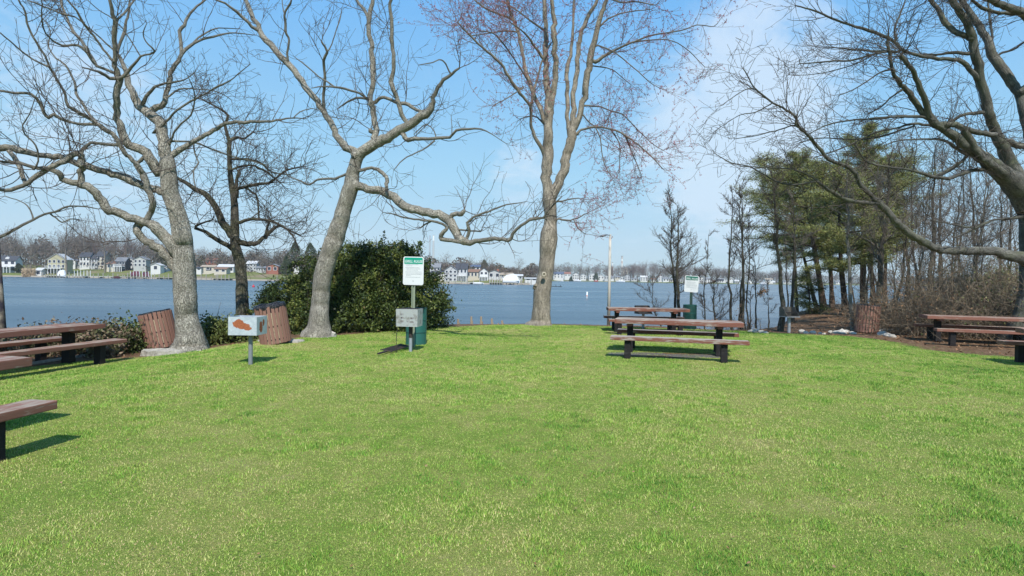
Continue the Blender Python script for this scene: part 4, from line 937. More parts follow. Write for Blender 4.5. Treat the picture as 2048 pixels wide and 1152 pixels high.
    green_bin(1379, 657, 0, .44, .80, 'black-green steel drum under the second rules sign, behind the farthest picnic table')

    # rules signs
    def sign(px, py, D, w, h, top_py, label, rz, tilt, post_m, post_w, seed, gm, ink):
        b = P(px, py, D); z0 = gz(b[0], b[1]); topz = P(px, top_py, D)[2]
        t = empty('rules_sign', (b[0], b[1], z0), rz, label, 'sign', 'green and white rules signs on posts')
        H = topz - z0
        bm = bmesh.new()   # flanged channel post
        box(bm, (0, 0, (H - .06) / 2), (post_w * .45, .006, H - .0))
        for s in (-1, 1):
            box(bm, (s * post_w * .29, -.0135, (H - .06) / 2), (.006, .032, H), None)
            box(bm, (s * post_w * .42, -.030, (H - .06) / 2), (post_w * .24, .005, H), None)
        o = bm_obj('post', bm, M_[post_m], t)
        a = empty('panel', (0, -.05, H - h / 2)); a.parent = t; a.rotation_euler = (0, tilt, 0)
        def rr(w, h, r, y0, y1, name, m, cz=0, parent=t, top_only=False):
            bm = bmesh.new(); pts = []
            for cx, cy, a0 in ((w / 2 - r, h / 2 - r, 0), (-w / 2 + r, h / 2 - r, 90), (-w / 2 + r, -h / 2 + r, 180), (w / 2 - r, -h / 2 + r, 270)):
                if top_only and a0 >= 180:
                    pts.append((-w / 2 if a0 == 180 else w / 2, -h / 2)); continue
                for k in range(6): an = R(a0 + 18 * k); pts.append((cx + r * math.cos(an), cy + r * math.sin(an)))
            prism(bm, [(x, z + cz) for x, z in pts], y0, y1)
            o = bm_obj(name, bm, m, a); return o
        rr(w, h, .045, 0, .004, 'plate', M_['white'])
        rr(w - .026, h - .026, .036, -.0012, -.0005, 'inner_border', mat('sign_face_white', (.66, .675, .685), .45))
        hh = h * .225
        rr(w - .05, hh, .028, -.004, -.002, 'header', gm, h / 2 - .02 - hh / 2, top_only=True)
        cu = bpy.data.curves.new('title', 'FONT'); cu.body = 'GRILL RULES'; cu.align_x = 'CENTER'; cu.align_y = 'CENTER'
        cu.size = .086 * w / .457; cu.extrude = .0006; cu.offset = .0012; cu.shear = .15; cu.space_character = 1.04; cu.materials.append(M_['white'])
        to_ = bpy.data.objects.new('title', cu); COL.objects.link(to_); bpy.context.view_layer.update()
        tme = bpy.data.meshes.new_from_object(to_.evaluated_get(bpy.context.evaluated_depsgraph_get())); bpy.data.objects.remove(to_)
        to = link('title_lettering', tme, a)
        to.location = (0, -.0055, h / 2 - .02 - hh * .62); to.rotation_euler = (R(90), 0, 0); xs_ = [v.co.x for v in tme.vertices]; ys_ = [v.co.y for v in tme.vertices]; to.scale = (w * .84 / (max(xs_) - min(xs_)), .058 * w / .457 / (max(ys_) - min(ys_)), 1)
        # the small print: too faint to read, broken rows of worn strokes
        bm = bmesh.new(); rg = random.Random(seed)
        rows = [(.28, 0, .62), (.325, .03, .30), (.385, .0, .68), (.43, .03, .70), (.475, .03, .58), (.535, 0, .78), (.58, .0, .80), (.625, .03, .76), (.665, .03, .24), (.725, 0, .72)]
        for fy, ind, ln in rows:  # short worn strokes, not letters
            x = -w * .38 + ind * w; end = x + ln * w; z = h / 2 - fy * h
            while x < end:
                l = min(rg.uniform(.008, .03), end - x)
                box(bm, (x + l / 2, -.0022, z + rg.uniform(-.0006, .0006)), (l, .0008, .010)); x += l + rg.uniform(.004, .010)
        bm_obj('print_lettering', bm, ink, a)
        bm = bmesh.new(); cyl(bm, (0, -.008, -h * .36), (0, .0, -h * .36), .008, n=10); cyl(bm, (0, -.008, h * .40), (0, .0, h * .40), .006, n=10); bm_obj('bolts', bm, M_['iron'], a)
        return t
    sign(826, 690, 12.95, .465, .635, 513.5, 'clean rules sign with a green header in front of the holly thicket', R(-3), R(.5), 'signpost', .075, 3, M_['signgreen'], M_['inkgrey'])
    sign(1381, 652, 19.3, .45, .55, 551.5, 'smaller, more distant rules sign on a dark post by the thin shoreline trees', R(-10), R(3.0), 'greenpost', .085, 9, mat('dark_sign_green', (.0, .13, .085), .45), M_['inkgrey'])

    # lamp post on the shore
    c = P(1217, 652, 20.4); t = empty('lamp_post', (c[0], c[1], gz(c[0], c[1]) - .1), 0, 'tall thin pale wooden lamp post by the shore with a small curved arm lamp', 'lamp post')
    top = P(1220.5, 469, 20.4); o = Vector(top) - t.location
    bm = bmesh.new(); cyl(bm, (0, 0, 0), o, .062, .042, n=16); bm_obj('pole', bm, mat('bleached_pole_wood', (.52, .49, .44), .85), t, smooth=True)
    a = o + Vector((0, 0, -.06)); bm = bmesh.new()
    pts = [a, a + Vector((-.07, 0, .04)), a + Vector((-.13, 0, .06)), a + Vector((-.17, 0, .03))]
    for p, q in zip(pts, pts[1:]): cyl(bm, p, q, .012, n=8)
    bm_obj('arm', bm, M_['post'], t)
    bm = bmesh.new(); q = a + Vector((-.17, 0, .03)); cyl(bm, q + Vector((.02, 0, .03)), q + Vector((-.03, 0, -.0)), .022, .04, n=12)
    M = Matrix.Translation(q + Vector((-.08, 0, -.012))) @ Matrix.Rotation(R(-12), 4, 'Y') @ Matrix.Diagonal((.14, .075, .04, 1))
    bmesh.ops.create_uvsphere(bm, u_segments=16, v_segments=8, radius=1, matrix=M); bm_obj('lamp_head', bm, M_['post'], t, smooth=True)
    # leaning pole at the far left
    b = P(11, 690, 11.6); tp = P(-6, 500, 11.9); t = empty('wooden_pole', (b[0], b[1], gz(b[0], b[1]) - .15), 0, 'dark stained wooden pole leaning at the left edge behind the picnic table', 'pole')
    v = Vector(tp) - t.location; bm = bmesh.new(); cyl(bm, (0, 0, 0), v * 1.6, .062, .05, n=14)
    m = mat('stained_pole', (.12, .10, .09), .85); g = N(m); n = g.noise(g.co('Object', (1, 1, .6)), 3.5, 4, .7)
    g.ln(g.ramp(n, [(.4, (.04, .035, .05)), (.5, (.14, .12, .10)), (.62, (.33, .29, .23))]), g.b.inputs['Base Color'])
    bm_obj('shaft', bm, m, t, smooth=True)
    # short posts in the shore edging
    wood = mat('shore_post_wood', (.34, .27, .19), .9)
    for i, (px, yb, yt, lab) in enumerate([(916, 654, 638, 'first'), (942, 652, 633, 'second, tallest'), (962, 655, 633, 'third, thickest'), (983, 654, 637, 'fourth'), (1004, 652, 641, 'fifth, shortest')]):
        D = 20.1 + (.35 if i == 1 else 0); a = P(px, yb, D); b = P(px, yt, D)
        bm = bmesh.new(); cyl(bm, (0, 0, -.4), (.01 * (i % 2), 0, b[2] - a[2]), .048 if i == 2 else .038, .036, n=9)
        cyl(bm, (.05, .02, -.3), (.05, .02, (b[2] - a[2]) * .55), .02, n=6)
        o = bm_obj('shore_post', bm, wood, None); o.location = a
        tag(o, f'{lab} weathered stub post at the water edge, counting from the holly thicket', 'post', 'stub posts along the shore')
    # edging timber and rocks
    a = P(905, 655, 20.15); b = P(1040, 652, 20.45)
    bm = bmesh.new(); cyl(bm, a + [0, 0, -.05], b + [0, 0, -.05], .035, n=8); o = bm_obj('edging_log', bm, M_['leg'], None); tag(o, 'dark low timber edging along the water between the stub posts and the maple', 'edging')
    rk = [(1502, 663, .09), (1511, 664, .14), (1522, 665, .11), (1531, 666, .08), (1604, 665, .12), (1612, 667, .09), (1625, 667, .10), (1640, 668, .07), (1661, 667, .09), (1672, 668, .12), (1684, 668, .17), (1692, 666, .12), (1705, 669, .10), (1765, 671, .16), (1775, 673, .12), (1784, 675, .10), (1648, 669, .06), (1231, 646, .05), (1180, 642, .05), (1205, 643, .06), (658, 673, .20)]
    places = ['leftmost pale rock of the rock row beside the picnic table end', 'flat pale rock, second in the rock row by the shoreline trees', 'third pale rock of the row by the shoreline trees', 'small rock just left of the dark trunk beside the sooty grill', 'rounded pale rock right of the sooty grill post', 'small rock tucked against the rounded one right of the sooty grill', 'low rock between the sooty grill and the woods trash can', 'tiny rock near the middle of the right-hand rock row', 'upright white rock in the row left of the woods trash can', 'pale rock beside the upright white one', 'largest white rock in the row left of the woods trash can', 'peaked rock touching the largest white one', 'rock nearest the left side of the woods trash can', 'bright white rock just right of the woods trash can', 'second white rock right of the woods trash can', 'last flat rock at the right end of the rock row', 'pebble-like grey rock midway along the right rock row', 'small pale stone in the short grass near the lamp post', 'pale stone on the bank right of the maple', 'small stone on the bank between maple and lamp post', 'flat white stone at the foot of the leaning oak']
    for i, ((px, py, s), lab) in enumerate(zip(rk, places)):
        s *= .85
        c = PG(px, py); bm = bmesh.new(); rg = random.Random(i)
        bmesh.ops.create_icosphere(bm, subdivisions=2, radius=1)
        for v in bm.verts: v.co *= 1 + rg.uniform(-.16, .16); v.co.x *= s * (1.3 if i != 8 else .8); v.co.y *= s; v.co.z *= s * (.78 if i != 8 else .9)
        o = bm_obj('rock', bm, M_['rock'], None); o.location = (c[0], c[1], gz(c[0], c[1]) + s * .22); o.rotation_euler = (0, 0, i)
        tag(o, lab, 'rock', 'pale rocks along the edge of the lawn')
    # a flat grey kerb strip beyond the left table
    a = PG(45, 727, -.15); b = PG(190, 706, -.15); bm = bmesh.new()
    cyl(bm, (0, 0, 0), Vector(b - a), .05, n=7); o = bm_obj('path_edging', bm, M_['conc'], None); o.location = (a[0], a[1], gz(a[0], a[1]) + .0); tag(o, 'low grey edging strip on the bare soil behind the long left picnic table', 'edging')
# ------------------------------------------------------------------ bushes
def bush(name, label, cat, blobs, nl, leaf, size, seed, stems=8, m=None, group=None, fill=.55, sprigs=()):
    """blobs = (x,y,z,rx,ry,rz): uneven mass of leaf clumps in three dimensions, with stems from the ground"""
    nr = np.random.RandomState(seed); rg = random.Random(seed)
    B = np.array(blobs, float); c = B[:, :3].mean(0); base = np.array([c[0], c[1], gz(c[0], c[1])])
    root = empty(name, base, 0, label, cat, group)
    vol = B[:, 3] * B[:, 4] + B[:, 3] * B[:, 5]; pr = vol / vol.sum()
    nc = max(20, nl // 85); k = nr.choice(len(B), nc, p=pr)
    d = nr.randn(nc, 3); d /= np.linalg.norm(d, axis=1)[:, None]
    rad = (fill + (1.06 - fill) * nr.rand(nc) ** .6)[:, None]
    cc = B[k, :3] + d * rad * B[k, 3:6]
    cs = .05 + .10 * nr.rand(nc)
    j = nr.randint(0, nc, nl); pts = cc[j] + nr.randn(nl, 3) * (cs[j] * np.array([[1.1, 1.1, .8]]).T).T * 1.0
    for (sx, sy, sz, h, n) in sprigs:
        t = nr.rand(n, 1); pts = np.vstack([pts, np.array([sx, sy, sz]) + t * np.array([.06, 0, h]) + nr.randn(n, 3) * (.09 * (1.1 - t))])
    pts[:, 2] = np.maximum(pts[:, 2], ground_z(pts[:, 0], pts[:, 1]) + .02)
    crnd = nr.rand(nc) * .5
    r = np.clip(np.r_[crnd[j], np.full(len(pts) - nl, .3)] + .35 * nr.rand(len(pts)) + .08 * (nr.rand(len(pts)) < .03) * 5, 0, 1)
    leaves(pts - base, size, size * .55, M_[leaf], 'foliage', root, nr, 0, rnd=r)
    segs = []; tips = []
    for _ in range(stems):
        b = B[rg.randrange(len(B))]; x = b[0] + rg.uniform(-.5, .5) * b[3]; y = b[1] + rg.uniform(-.5, .5) * b[4]
        p = np.array([x, y, gz(x, y) - .05]) - base; w = rvec(rg)
        twig(segs, tips, tuple(p), nrm(w[0] * .35, w[1] * .35, 1), (b[2] + b[5] - gz(x, y)) * rg.uniform(.7, 1.0), .022, 2, rg, .1, .2, .005, .2, .6, .5)
    gt = Geo(); prisms(gt, segs, 4); gt.obj('stems', M_['twig_dark'], root)
    return root

def W(px, py, D, r):  # blob helper: pixel centre, depth, radii in metres
    p = P(px, py, D); return (p[0], p[1], p[2], *r)
def build_bushes():
    bl = [W(585, 610, 16.6, (.9, .9, .75)), W(640, 575, 17.0, (1.0, .9, 1.0)), W(700, 560, 17.1, (1.0, .9, 1.05)), W(760, 560, 17.2, (1.0, 1.0, 1.05)), W(800, 565, 17.6, (.95, .9, 1.0)), W(845, 595, 17.9, (.8, .9, .8)),
          W(875, 625, 18.2, (.5, .6, .5)), W(700, 620, 16.6, (1.3, .8, .75)), W(780, 625, 17.0, (1.2, .8, .7)), W(620, 640, 16.0, (1.0, .6, .5)), W(735, 525, 17.4, (.6, .6, .55)), W(795, 520, 17.6, (.6, .6, .5)), W(545, 625, 16.4, (.6, .5, .5))]
    sp = []
    for px, py, h in [(715, 520, .3), (735, 505, .35), (765, 500, .6), (760, 505, .4), (785, 505, .3), (810, 505, .35), (835, 510, .42), (822, 512, .3), (848, 560, .2), (868, 585, .3), (882, 605, .2), (700, 525, .25), (640, 510, .2), (595, 560, .25), (575, 575, .2), (534, 590, .2), (856, 535, .25), (838, 500, .25), (800, 498, .28)]:
        p = P(px, py, 17.4); sp.append((p[0], p[1], p[2], h, 70))
    bush('holly_thicket', 'big dark green glossy holly thicket behind the leaning oak and the grey grill', 'bush', bl, 125000, 'holly', .035, 41, 26, sprigs=sp)
    bush('low_bush', 'low dense green shrub between the tall oak and the rust-stained grill', 'bush', [W(430, 664, 14.0, (.45, .4, .3)), W(462, 664, 14.1, (.45, .4, .28)), W(500, 668, 14.2, (.4, .35, .25)), W(412, 658, 14.0, (.25, .3, .28))], 9000, 'lowbush', .036, 42, 6)
    bush('low_bush', 'yellow-green leafy shrub against the left side of the tilting trash can', 'bush', [W(262, 665, 13.0, (.22, .25, .28)), W(250, 685, 12.9, (.25, .25, .2)), W(270, 688, 13.0, (.2, .2, .2))], 3500, 'lowbush', .036, 43, 4)
    bm_ = [W(30 + 26 * i, 688 - 8 * math.sin(i * .35) - (8 if i > 3 else 0), 12.6, (.36, .4, .22 + .05 * math.sin(i * 2.1))) for i in range(9)] + [W(-30, 700, 11.5, (.5, .5, .25)), W(-90, 705, 11, (.6, .5, .25)), W(60, 705, 12.1, (.5, .3, .18)), W(130, 700, 12.2, (.5, .3, .18)), W(200, 694, 12.3, (.5, .3, .18))]
    bush('bramble_bank', 'tangled brown and green bramble along the bank behind the long left picnic table', 'bramble', bm_, 21000, 'bramble', .034, 44, 46, fill=.35)
    # brush at the edge of the woods
    def bank(name, label, blobs, nl, seed, m='bramble', tn=110, th=1.3):
        nr = np.random.RandomState(seed); rg = random.Random(seed)
        root = bush(name, label, 'brush', blobs, nl, m, .032, seed, 0, fill=.3) if nl else None
        return root
    def tangle(label, pts, n, L, seed, nl, cat='brush', green=0):
        rg = random.Random(seed); nr = np.random.RandomState(seed); c = np.mean([P(a, b, d) for a, b, d, _ in pts], 0)
        base = (c[0], c[1], gz(c[0], c[1])); root = empty('brush_tangle', base, 0, label, cat)
        segs = []; tips = []; lv = []
        for _ in range(n):
            a, b, d, h = rg.choice(pts); q = P(a + rg.uniform(-34, 34), b, d + rg.uniform(-1.2, 1.2)); z = gz(q[0], q[1])
            w = rvec(rg)
            twig(segs, tips, (q[0] - base[0], q[1] - base[1], z - base[2]), nrm(w[0] * .8, w[1] * .8, .9), h * rg.uniform(.6, 1.25), .010, 2, rg, rg.uniform(-.12, .12), .28, .0045, .18, .6, .6)
        g_ = Geo(); prisms(g_, segs, 3); g_.obj('stems', M_['twig_brush'], root)
        tp = np.array(tips)[nr.randint(0, len(tips), nl)] + nr.randn(nl, 3) * .05
        leaves(tp, .026, .014, M_['litter'] if not green else M_['lowbush'], 'dead_leaves' if not green else 'foliage', root, nr)
    tangle('grey-brown thicket of bare brush behind the woods trash can', [(1745, 655, 19.5, 1.0), (1775, 650, 19.0, 1.2), (1800, 645, 19.2, 1.3), (1715, 645, 21, .8)], 150, 1, 51, 1600)
    tangle('wide rusty-brown tangle of brush behind the picnic table on the right', [(1830, 660, 18.5, 1.3), (1860, 660, 18.2, 1.5), (1890, 655, 18.5, 1.6), (1915, 655, 18.6, 1.6), (1850, 640, 21, 1.7)], 230, 1, 52, 2600)
    tangle('olive tangle of brush and vines just left of the big dark trunk', [(1945, 655, 18.3, 1.7), (1970, 655, 18.0, 1.8), (2000, 655, 17.8, 1.7), (1985, 645, 20, 2.0)], 230, 1, 53, 4200, green=1)
    tangle('brush at the right edge of the woods beyond the big dark trunk', [(2070, 660, 18.5, 1.6), (2120, 660, 18.5, 1.6), (2180, 660, 18, 1.6)], 120, 1, 54, 1500)
    tangle('sparse dry brush on the bank around the thin shoreline trees', [(1420, 655, 20.6, .5), (1450, 656, 20.4, .6), (1500, 655, 20.5, .5), (1465, 655, 20.6, .8)], 80, 1, 55, 500)
    bush('green_shrub', 'olive evergreen shrub in the woods left of the big dark trunk', 'bush', [W(1975, 585, 21.5, (.8, .6, .7)), W(2005, 570, 21.5, (.6, .6, .6)), W(1950, 600, 21.5, (.6, .5, .6)), W(2015, 620, 21, (.5, .5, .6))], 9000, 'needle', .045, 56, 6, fill=.2)

# ------------------------------------------------------------------ trees of the point
def bare_tree(label, px, base_py, D, top_py, wpx, seed, lean=0, n=12, spread=.5, start=.35, barkm='bark_wood', curve=0.0, name='bare_tree', group='bare trees on the wooded point', lvl=2, up=.14, den=1.0, mesh_only=False, rmin=.0048, bend=None, z0=None):
    rg = random.Random(seed); nr = np.random.RandomState(seed)
    b = P(px, base_py, D); zz = gz(b[0], b[1]) if z0 is None else z0; top = P(px + lean, top_py, D)
    H = top[2] - zz; r = wpx * .5 / FPX * D / math.sqrt(1 + ((px - 1024) / FPX * .75) ** 2)
    base = np.array([b[0], b[1], zz]); root = empty(name, base, 0, label, 'tree', group)
    k = 16; s = np.linspace(0, 1, k); pts = np.zeros((k, 3)); dx = top[0] - b[0]
    wx = np.cumsum(nr.randn(k)) * .006 * H; wy = np.cumsum(nr.randn(k)) * .006 * H; wx -= wx[0] + (wx[-1] - wx[0]) * s; wy -= wy[0]
    pts[:, 0] = dx * s + wx + curve * np.sin(s * math.pi); pts[:, 1] = wy; pts[:, 2] = -.15 + (H + .15) * s
    rad = r * (1 - .86 * s ** .9) * (1 + .04 * nr.randn(k)); rad = np.maximum(rad, .008)
    gt = Geo(); tube(gt, pts, rad, 9, .05, .35, seed); gt.obj('trunk', M_[barkm], root, True)
    segs = []; tips = []; lm = Geo()
    for i in range(n):
        t = start + (1 - start) * (i + rg.random()) / n; j = t * (k - 1); a = int(j); f = j - a
        p = pts[a] * (1 - f) + pts[min(a + 1, k - 1)] * f; rr = np.interp(t, s, rad) * rg.uniform(.25, .45)
        an = rg.uniform(0, 6.283); el = rg.uniform(.38, 1.1)
        L = H * spread * (1.05 - .65 * t) * rg.uniform(.35, 1.2)
        dx_, dy_, dz_ = math.cos(an) * math.cos(el), math.sin(an) * math.cos(el), math.sin(el)
        m = 7; bp = [p]; d = np.array([dx_, dy_, dz_])
        for _ in range(m):
            d = d + nr.randn(3) * .13 + [0, 0, .035]; d /= np.linalg.norm(d); bp.append(bp[-1] + d * L / m)
        br = rr * np.linspace(1, .22, m + 1); br = np.maximum(br, .006)
        for q in range(m):
            segs_l = (*bp[q], *bp[q + 1], br[q], br[q + 1]); segs.append(segs_l)
            for _ in range(int(3 * den + rg.random())):
                w = rvec(rg); u = (bp[q + 1] - bp[q]); u /= np.linalg.norm(u)
                dv = nrm(u[0] * .8 + w[0] * .8, u[1] * .8 + w[1] * .8, u[2] * .8 + w[2] * .6 + .2)
                fr = rg.random(); pp = bp[q] * (1 - fr) + bp[q + 1] * fr
                twig(segs, tips, tuple(pp), dv, L * .33 * rg.uniform(.5, 1.2), max(rmin, br[q] * .35), lvl - 1, rg, up, .25, rmin, .14, .5, .55)
    g_ = Geo(); prisms(g_, segs, 4); g_.obj('crown', M_['twig_wood'] if D > 21 or px > 1700 else M_['twig_dark'], root)
    return root

def pine_tree(label, px, base_py, D, top_py, wpx, seed, lean, lo, spread, flat=.0, n=26, z0=None, foot=0, asym=0, m='needle', tufts=1.0, nt=16):
    rg = random.Random(seed); nr = np.random.RandomState(seed)
    b = P(px, base_py, D); zz = gz(b[0], b[1]) if z0 is None else z0; top = P(px + lean, top_py, D); H = top[2] - zz
    base = np.array([b[0], b[1], zz]); root = empty('pine_tree', base, 0, label, 'tree', 'pines on the wooded point')
    k = 14; s = np.linspace(0, 1, k); pts = np.zeros((k, 3)); pts[:, 0] = (top[0] - b[0]) * s ** .9 + np.sin(s * 5 + seed) * .06; pts[:, 1] = np.cos(s * 4 + seed) * .08; pts[:, 2] = -.15 + (H + .15) * s
    r = wpx * .5 / FPX * D / math.sqrt(1 + ((px - 1024) / FPX * .75) ** 2); rad = r * (1 - .9 * s) + .012
    gt = Geo(); tube(gt, pts, rad, 10, .05, .4, seed); gt.obj('trunk', M_['bark_pine'], root, True)
    segs = []; cen = []
    for i in range(n):
        t = lo + (1 - lo) * (i + rg.random() * .8) / n; p = np.array([np.interp(t, s, pts[:, q]) for q in range(3)])
        u = (t - lo) / (1 - lo); L = spread * (math.sin(min(1, u * 1.6 + .25) * math.pi * .5) * (1 - u ** 2.2) + .12) * rg.uniform(.65, 1.15)
        an = rg.uniform(0, 6.283); L *= 1 + asym * math.cos(an)
        d = np.array([math.cos(an), math.sin(an), rg.uniform(-.08, .30)]); ns = 7; q0 = p; rr = .035 * (1 - .5 * u)
        for q in range(ns):
            d = d + nr.randn(3) * .12 + [0, 0, .015]; d /= np.linalg.norm(d); q1 = q0 + d * L / ns
            segs.append((*q0, *q1, rr * (1 - q / ns) + .006, rr * (1 - (q + 1) / ns) + .006))
            if q >= 1:
                for _ in range(int(4 * tufts)):
                    w = rvec(rg); sd = np.array([w[0], w[1], w[2] * .25 + .12]) * L * .20 * rg.uniform(.3, 1)
                    segs.append((*q1, *(q1 + sd), .008, .005)); 
                    for f in (.5, .8, 1.0): cen.append((q1 + sd * f, u))
            q0 = q1
    g_ = Geo(); prisms(g_, segs, 4); g_.obj('limbs', M_['bark_pine'], root)
    C = np.array([c for c, _ in cen]); 
    a = np.repeat(C, nt, axis=0) + nr.randn(len(C) * nt, 3) * np.array([.12, .12, .085])
    n_ = len(a); d = nr.randn(n_, 3); d[:, 2] = d[:, 2] * .7 + .25; d /= np.linalg.norm(d, axis=1)[:, None]
    sd = np.cross(d, nr.randn(n_, 3)); sd /= np.linalg.norm(sd, axis=1)[:, None]
    V = np.stack([a - sd * .011, a + sd * .011, a + d * (.07 + .05 * nr.rand(n_, 1))], 1).reshape(-1, 3)
    i = np.arange(n_) * 3; rc = np.repeat(np.clip(nr.rand(len(C)) * .7, 0, 1), nt); rr = np.clip(rc + .25 * nr.rand(n_) + .4 * (nr.rand(n_) < .06), 0, 1)
    link('foliage', mesh_np('foliage', V, [np.stack([i, i + 1, i + 2], 1)], M_[m], None, False, {'rnd': np.repeat(rr, 3)}), root)
    return root

def build_point_trees():
    T = bare_tree
    T('young twin-stemmed tree just left of the second rules sign, its slimmer stem', 1352, 652, 20.3, 398, 7, 61, lean=-12, n=26, spread=.30, start=.3, den=1.3)
    T('stouter stem of the twin young trees left of the second rules sign', 1359, 654, 20.1, 412, 8.5, 62, lean=-8, n=18, spread=.32, start=.35)
    T('short crooked sapling arching over the water left of the twin young trees', 1349, 648, 20.6, 566, 4, 63, lean=-42, n=9, spread=.55, start=.3, curve=-.25)
    T('slender sapling right behind the second rules sign', 1409, 656, 20.5, 470, 4, 64, lean=6, n=12, spread=.22, start=.3)
    T('bushy leaning sapling between the second rules sign and the four dark stems', 1433, 655, 20.2, 560, 7, 65, lean=-6, n=16, spread=.6, start=.15)
    T('first, palest of the four close dark stems on the shore', 1469, 660, 20.2, 372, 6.5, 66, lean=-8, n=15, spread=.26, start=.4)
    T('second of the four close dark stems on the shore', 1480, 661, 20.0, 380, 6.5, 67, lean=-3, n=15, spread=.26, start=.45)
    T('third and thickest of the four close dark stems on the shore', 1489, 665, 19.8, 376, 7.5, 68, lean=-4, n=15, spread=.24, start=.45)
    T('fourth, thinnest of the four close dark stems on the shore', 1495, 664, 20.0, 430, 4.5, 69, lean=-5, n=10, spread=.2, start=.5)
    T('stunted reddish sapling in front of the water right of the four dark stems', 1500, 664, 19.6, 575, 3.5, 70, lean=2, n=6, spread=.3, start=.6)
    T('thin dark sapling leaning slightly, holding a few brown leaves, left of the dark straight trunk', 1514, 659, 20.0, 492, 4, 71, lean=-8, n=9, spread=.25, start=.4)
    T('short whip-thin sapling left of the dark straight trunk', 1540, 652, 21.0, 562, 3, 72, lean=-4, n=7, spread=.35, start=.4)
    T('tall dark straight trunk beside the sooty grill', 1560, 664, 18.7, 340, 11.5, 73, lean=-16, n=20, spread=.27, start=.5, lvl=2)
    T('dark trunk behind the sooty grill, ivy-free and straight', 1586, 640, 22.0, 395, 8.5, 74, lean=2, n=15, spread=.3, start=.4)
    T('pair-stem sapling left of the trunk behind the sooty grill', 1577, 636, 23.0, 440, 4, 75, lean=-10, n=9, spread=.25, start=.35)
    T('pale grey tree standing between the second pine and the woods trash can', 1709, 668, 19.0, 300, 9.5, 76, lean=-4, n=22, spread=.30, start=.42, barkm='bark_oak')
    T('stout grey tree rising behind the woods trash can', 1752, 650, 21.5, 300, 15, 77, lean=24, n=24, spread=.34, start=.3)
    T('brown thin trunk left of the stout grey tree behind the trash can', 1729, 640, 23.5, 330, 7, 78, lean=2, n=14, spread=.25, start=.45)
    T('very thin tree between two brown trunks behind the trash can', 1742, 640, 24, 360, 6, 79, lean=10, n=12, spread=.25, start=.45)
    T('twisting dark tree right of the stout grey tree', 1778, 640, 22.5, 380, 7, 80, lean=45, n=15, spread=.35, start=.3, curve=.2)
    T('slanting thin tree above the brush, crossing others', 1808, 640, 22, 400, 5, 81, lean=30, n=12, spread=.35, start=.3)
    T('crooked little tree with peeling pale bark in the brush', 1836, 645, 20.5, 440, 5.5, 82, lean=14, n=14, spread=.4, start=.25, barkm='bark_oak')
    T('broad vine-wrapped trunk seen through the brush', 1858, 630, 25, 300, 12, 83, lean=6, n=22, spread=.34, start=.35)
    T('thin double-looking tree right of the vine-wrapped trunk', 1895, 640, 22, 350, 6, 84, lean=22, n=16, spread=.35, start=.2)
    T('grey leaning trunk, lower of the crossed pair left of the big dark tree', 1930, 668, 18.6, 330, 8.5, 85, lean=46, n=17, spread=.33, start=.35, barkm='bark_oak')
    T('darker leaning trunk, upper of the crossed pair left of the big dark tree', 1944, 668, 18.8, 340, 8, 86, lean=38, n=17, spread=.33, start=.35)
    T('slim tree in the gap between the crossed pair and the big dark tree', 1985, 650, 21, 300, 6, 87, lean=12, n=18, spread=.35, start=.25)
    T('thin tree close to the left side of the big dark tree', 2010, 650, 23, 280, 6, 88, lean=4, n=18, spread=.35, start=.25)
    T('woods tree rising far behind the low dark limb', 1880, 630, 30, 300, 9, 89, lean=0, n=22, spread=.34, start=.3)
    T('woods tree far behind the crossed leaning pair', 1955, 630, 31, 290, 9, 90, lean=0, n=22, spread=.34, start=.3)
    T('woods tree deep behind the vine-wrapped trunk', 1820, 625, 32, 310, 9, 91, lean=-8, n=20, spread=.34, start=.3)
    T('woods tree beyond the big dark tree at the right edge', 2080, 650, 26, 260, 11, 92, lean=0, n=22, spread=.34, start=.3)
    T('woods tree outside the right edge of the lawn', 2160, 650, 24, 240, 12, 93, lean=0, n=20, spread=.34, start=.3)
    T('pinkish-twigged slim tree rising above the woods', 1830, 640, 27, 268, 6, 94, lean=-10, n=22, spread=.3, start=.4)
    T('slim straight woods tree under the crook of the low dark limb', 1915, 640, 27, 320, 7, 95, lean=6, n=20, spread=.32, start=.3)

    rg = random.Random(12)
    for i in range(16):
        px = 1712 + i * 22 + rg.uniform(-8, 8)
        T('thin woods sapling in the thicket, number %s from the stout grey tree' % ['one', 'two', 'three', 'four', 'five', 'six', 'seven', 'eight', 'nine', 'ten', 'eleven', 'twelve', 'thirteen', 'fourteen', 'fifteen', 'sixteen'][i], px, 640, rg.uniform(23, 30), rg.uniform(330, 440), rg.uniform(3.5, 6), 400 + i, lean=rg.uniform(-30, 35), n=15, spread=.34, start=.2, den=.8, group='thin saplings in the thicket')
    p = pine_tree
    p('broad dark pine with flat layered boughs rising left in the woods, its trunk leaning left', 1650, 625, 27, 312, 12, 101, -52, .40, 3.5, n=42, asym=-.2)
    p('straight pine trunk between the leaning pine and the thick pine', 1662, 622, 28, 330, 8.5, 102, -8, .34, 2.4, n=30)
    p('thick pine with bright green low boughs left of the pale grey tree', 1688, 648, 23.0, 345, 12, 103, -10, .30, 2.2, n=34)
    p('tallest pine in the woods, crown rising behind the low limb', 1725, 630, 28, 258, 11, 104, 8, .36, 3.3, n=46)
    p('slender pine beside the tallest one, right of it', 1772, 630, 30, 310, 8, 105, 4, .35, 2.5, n=30)
    p('pine far back in the woods, partly hidden by bare twigs', 1600, 618, 31, 335, 8, 106, -25, .42, 3.2, n=36)
    p('small bright green pine sapling at the water edge behind the sooty grill', 1618, 628, 24, 545, 3, 107, -3, .12, .75, n=14, tufts=.5, m='lowbush', nt=11)
    p('small-crowned pine filling the gap between the leaning pine and the dark straight trunk', 1632, 622, 33, 345, 7, 108, -60, .35, 3.2, n=34)
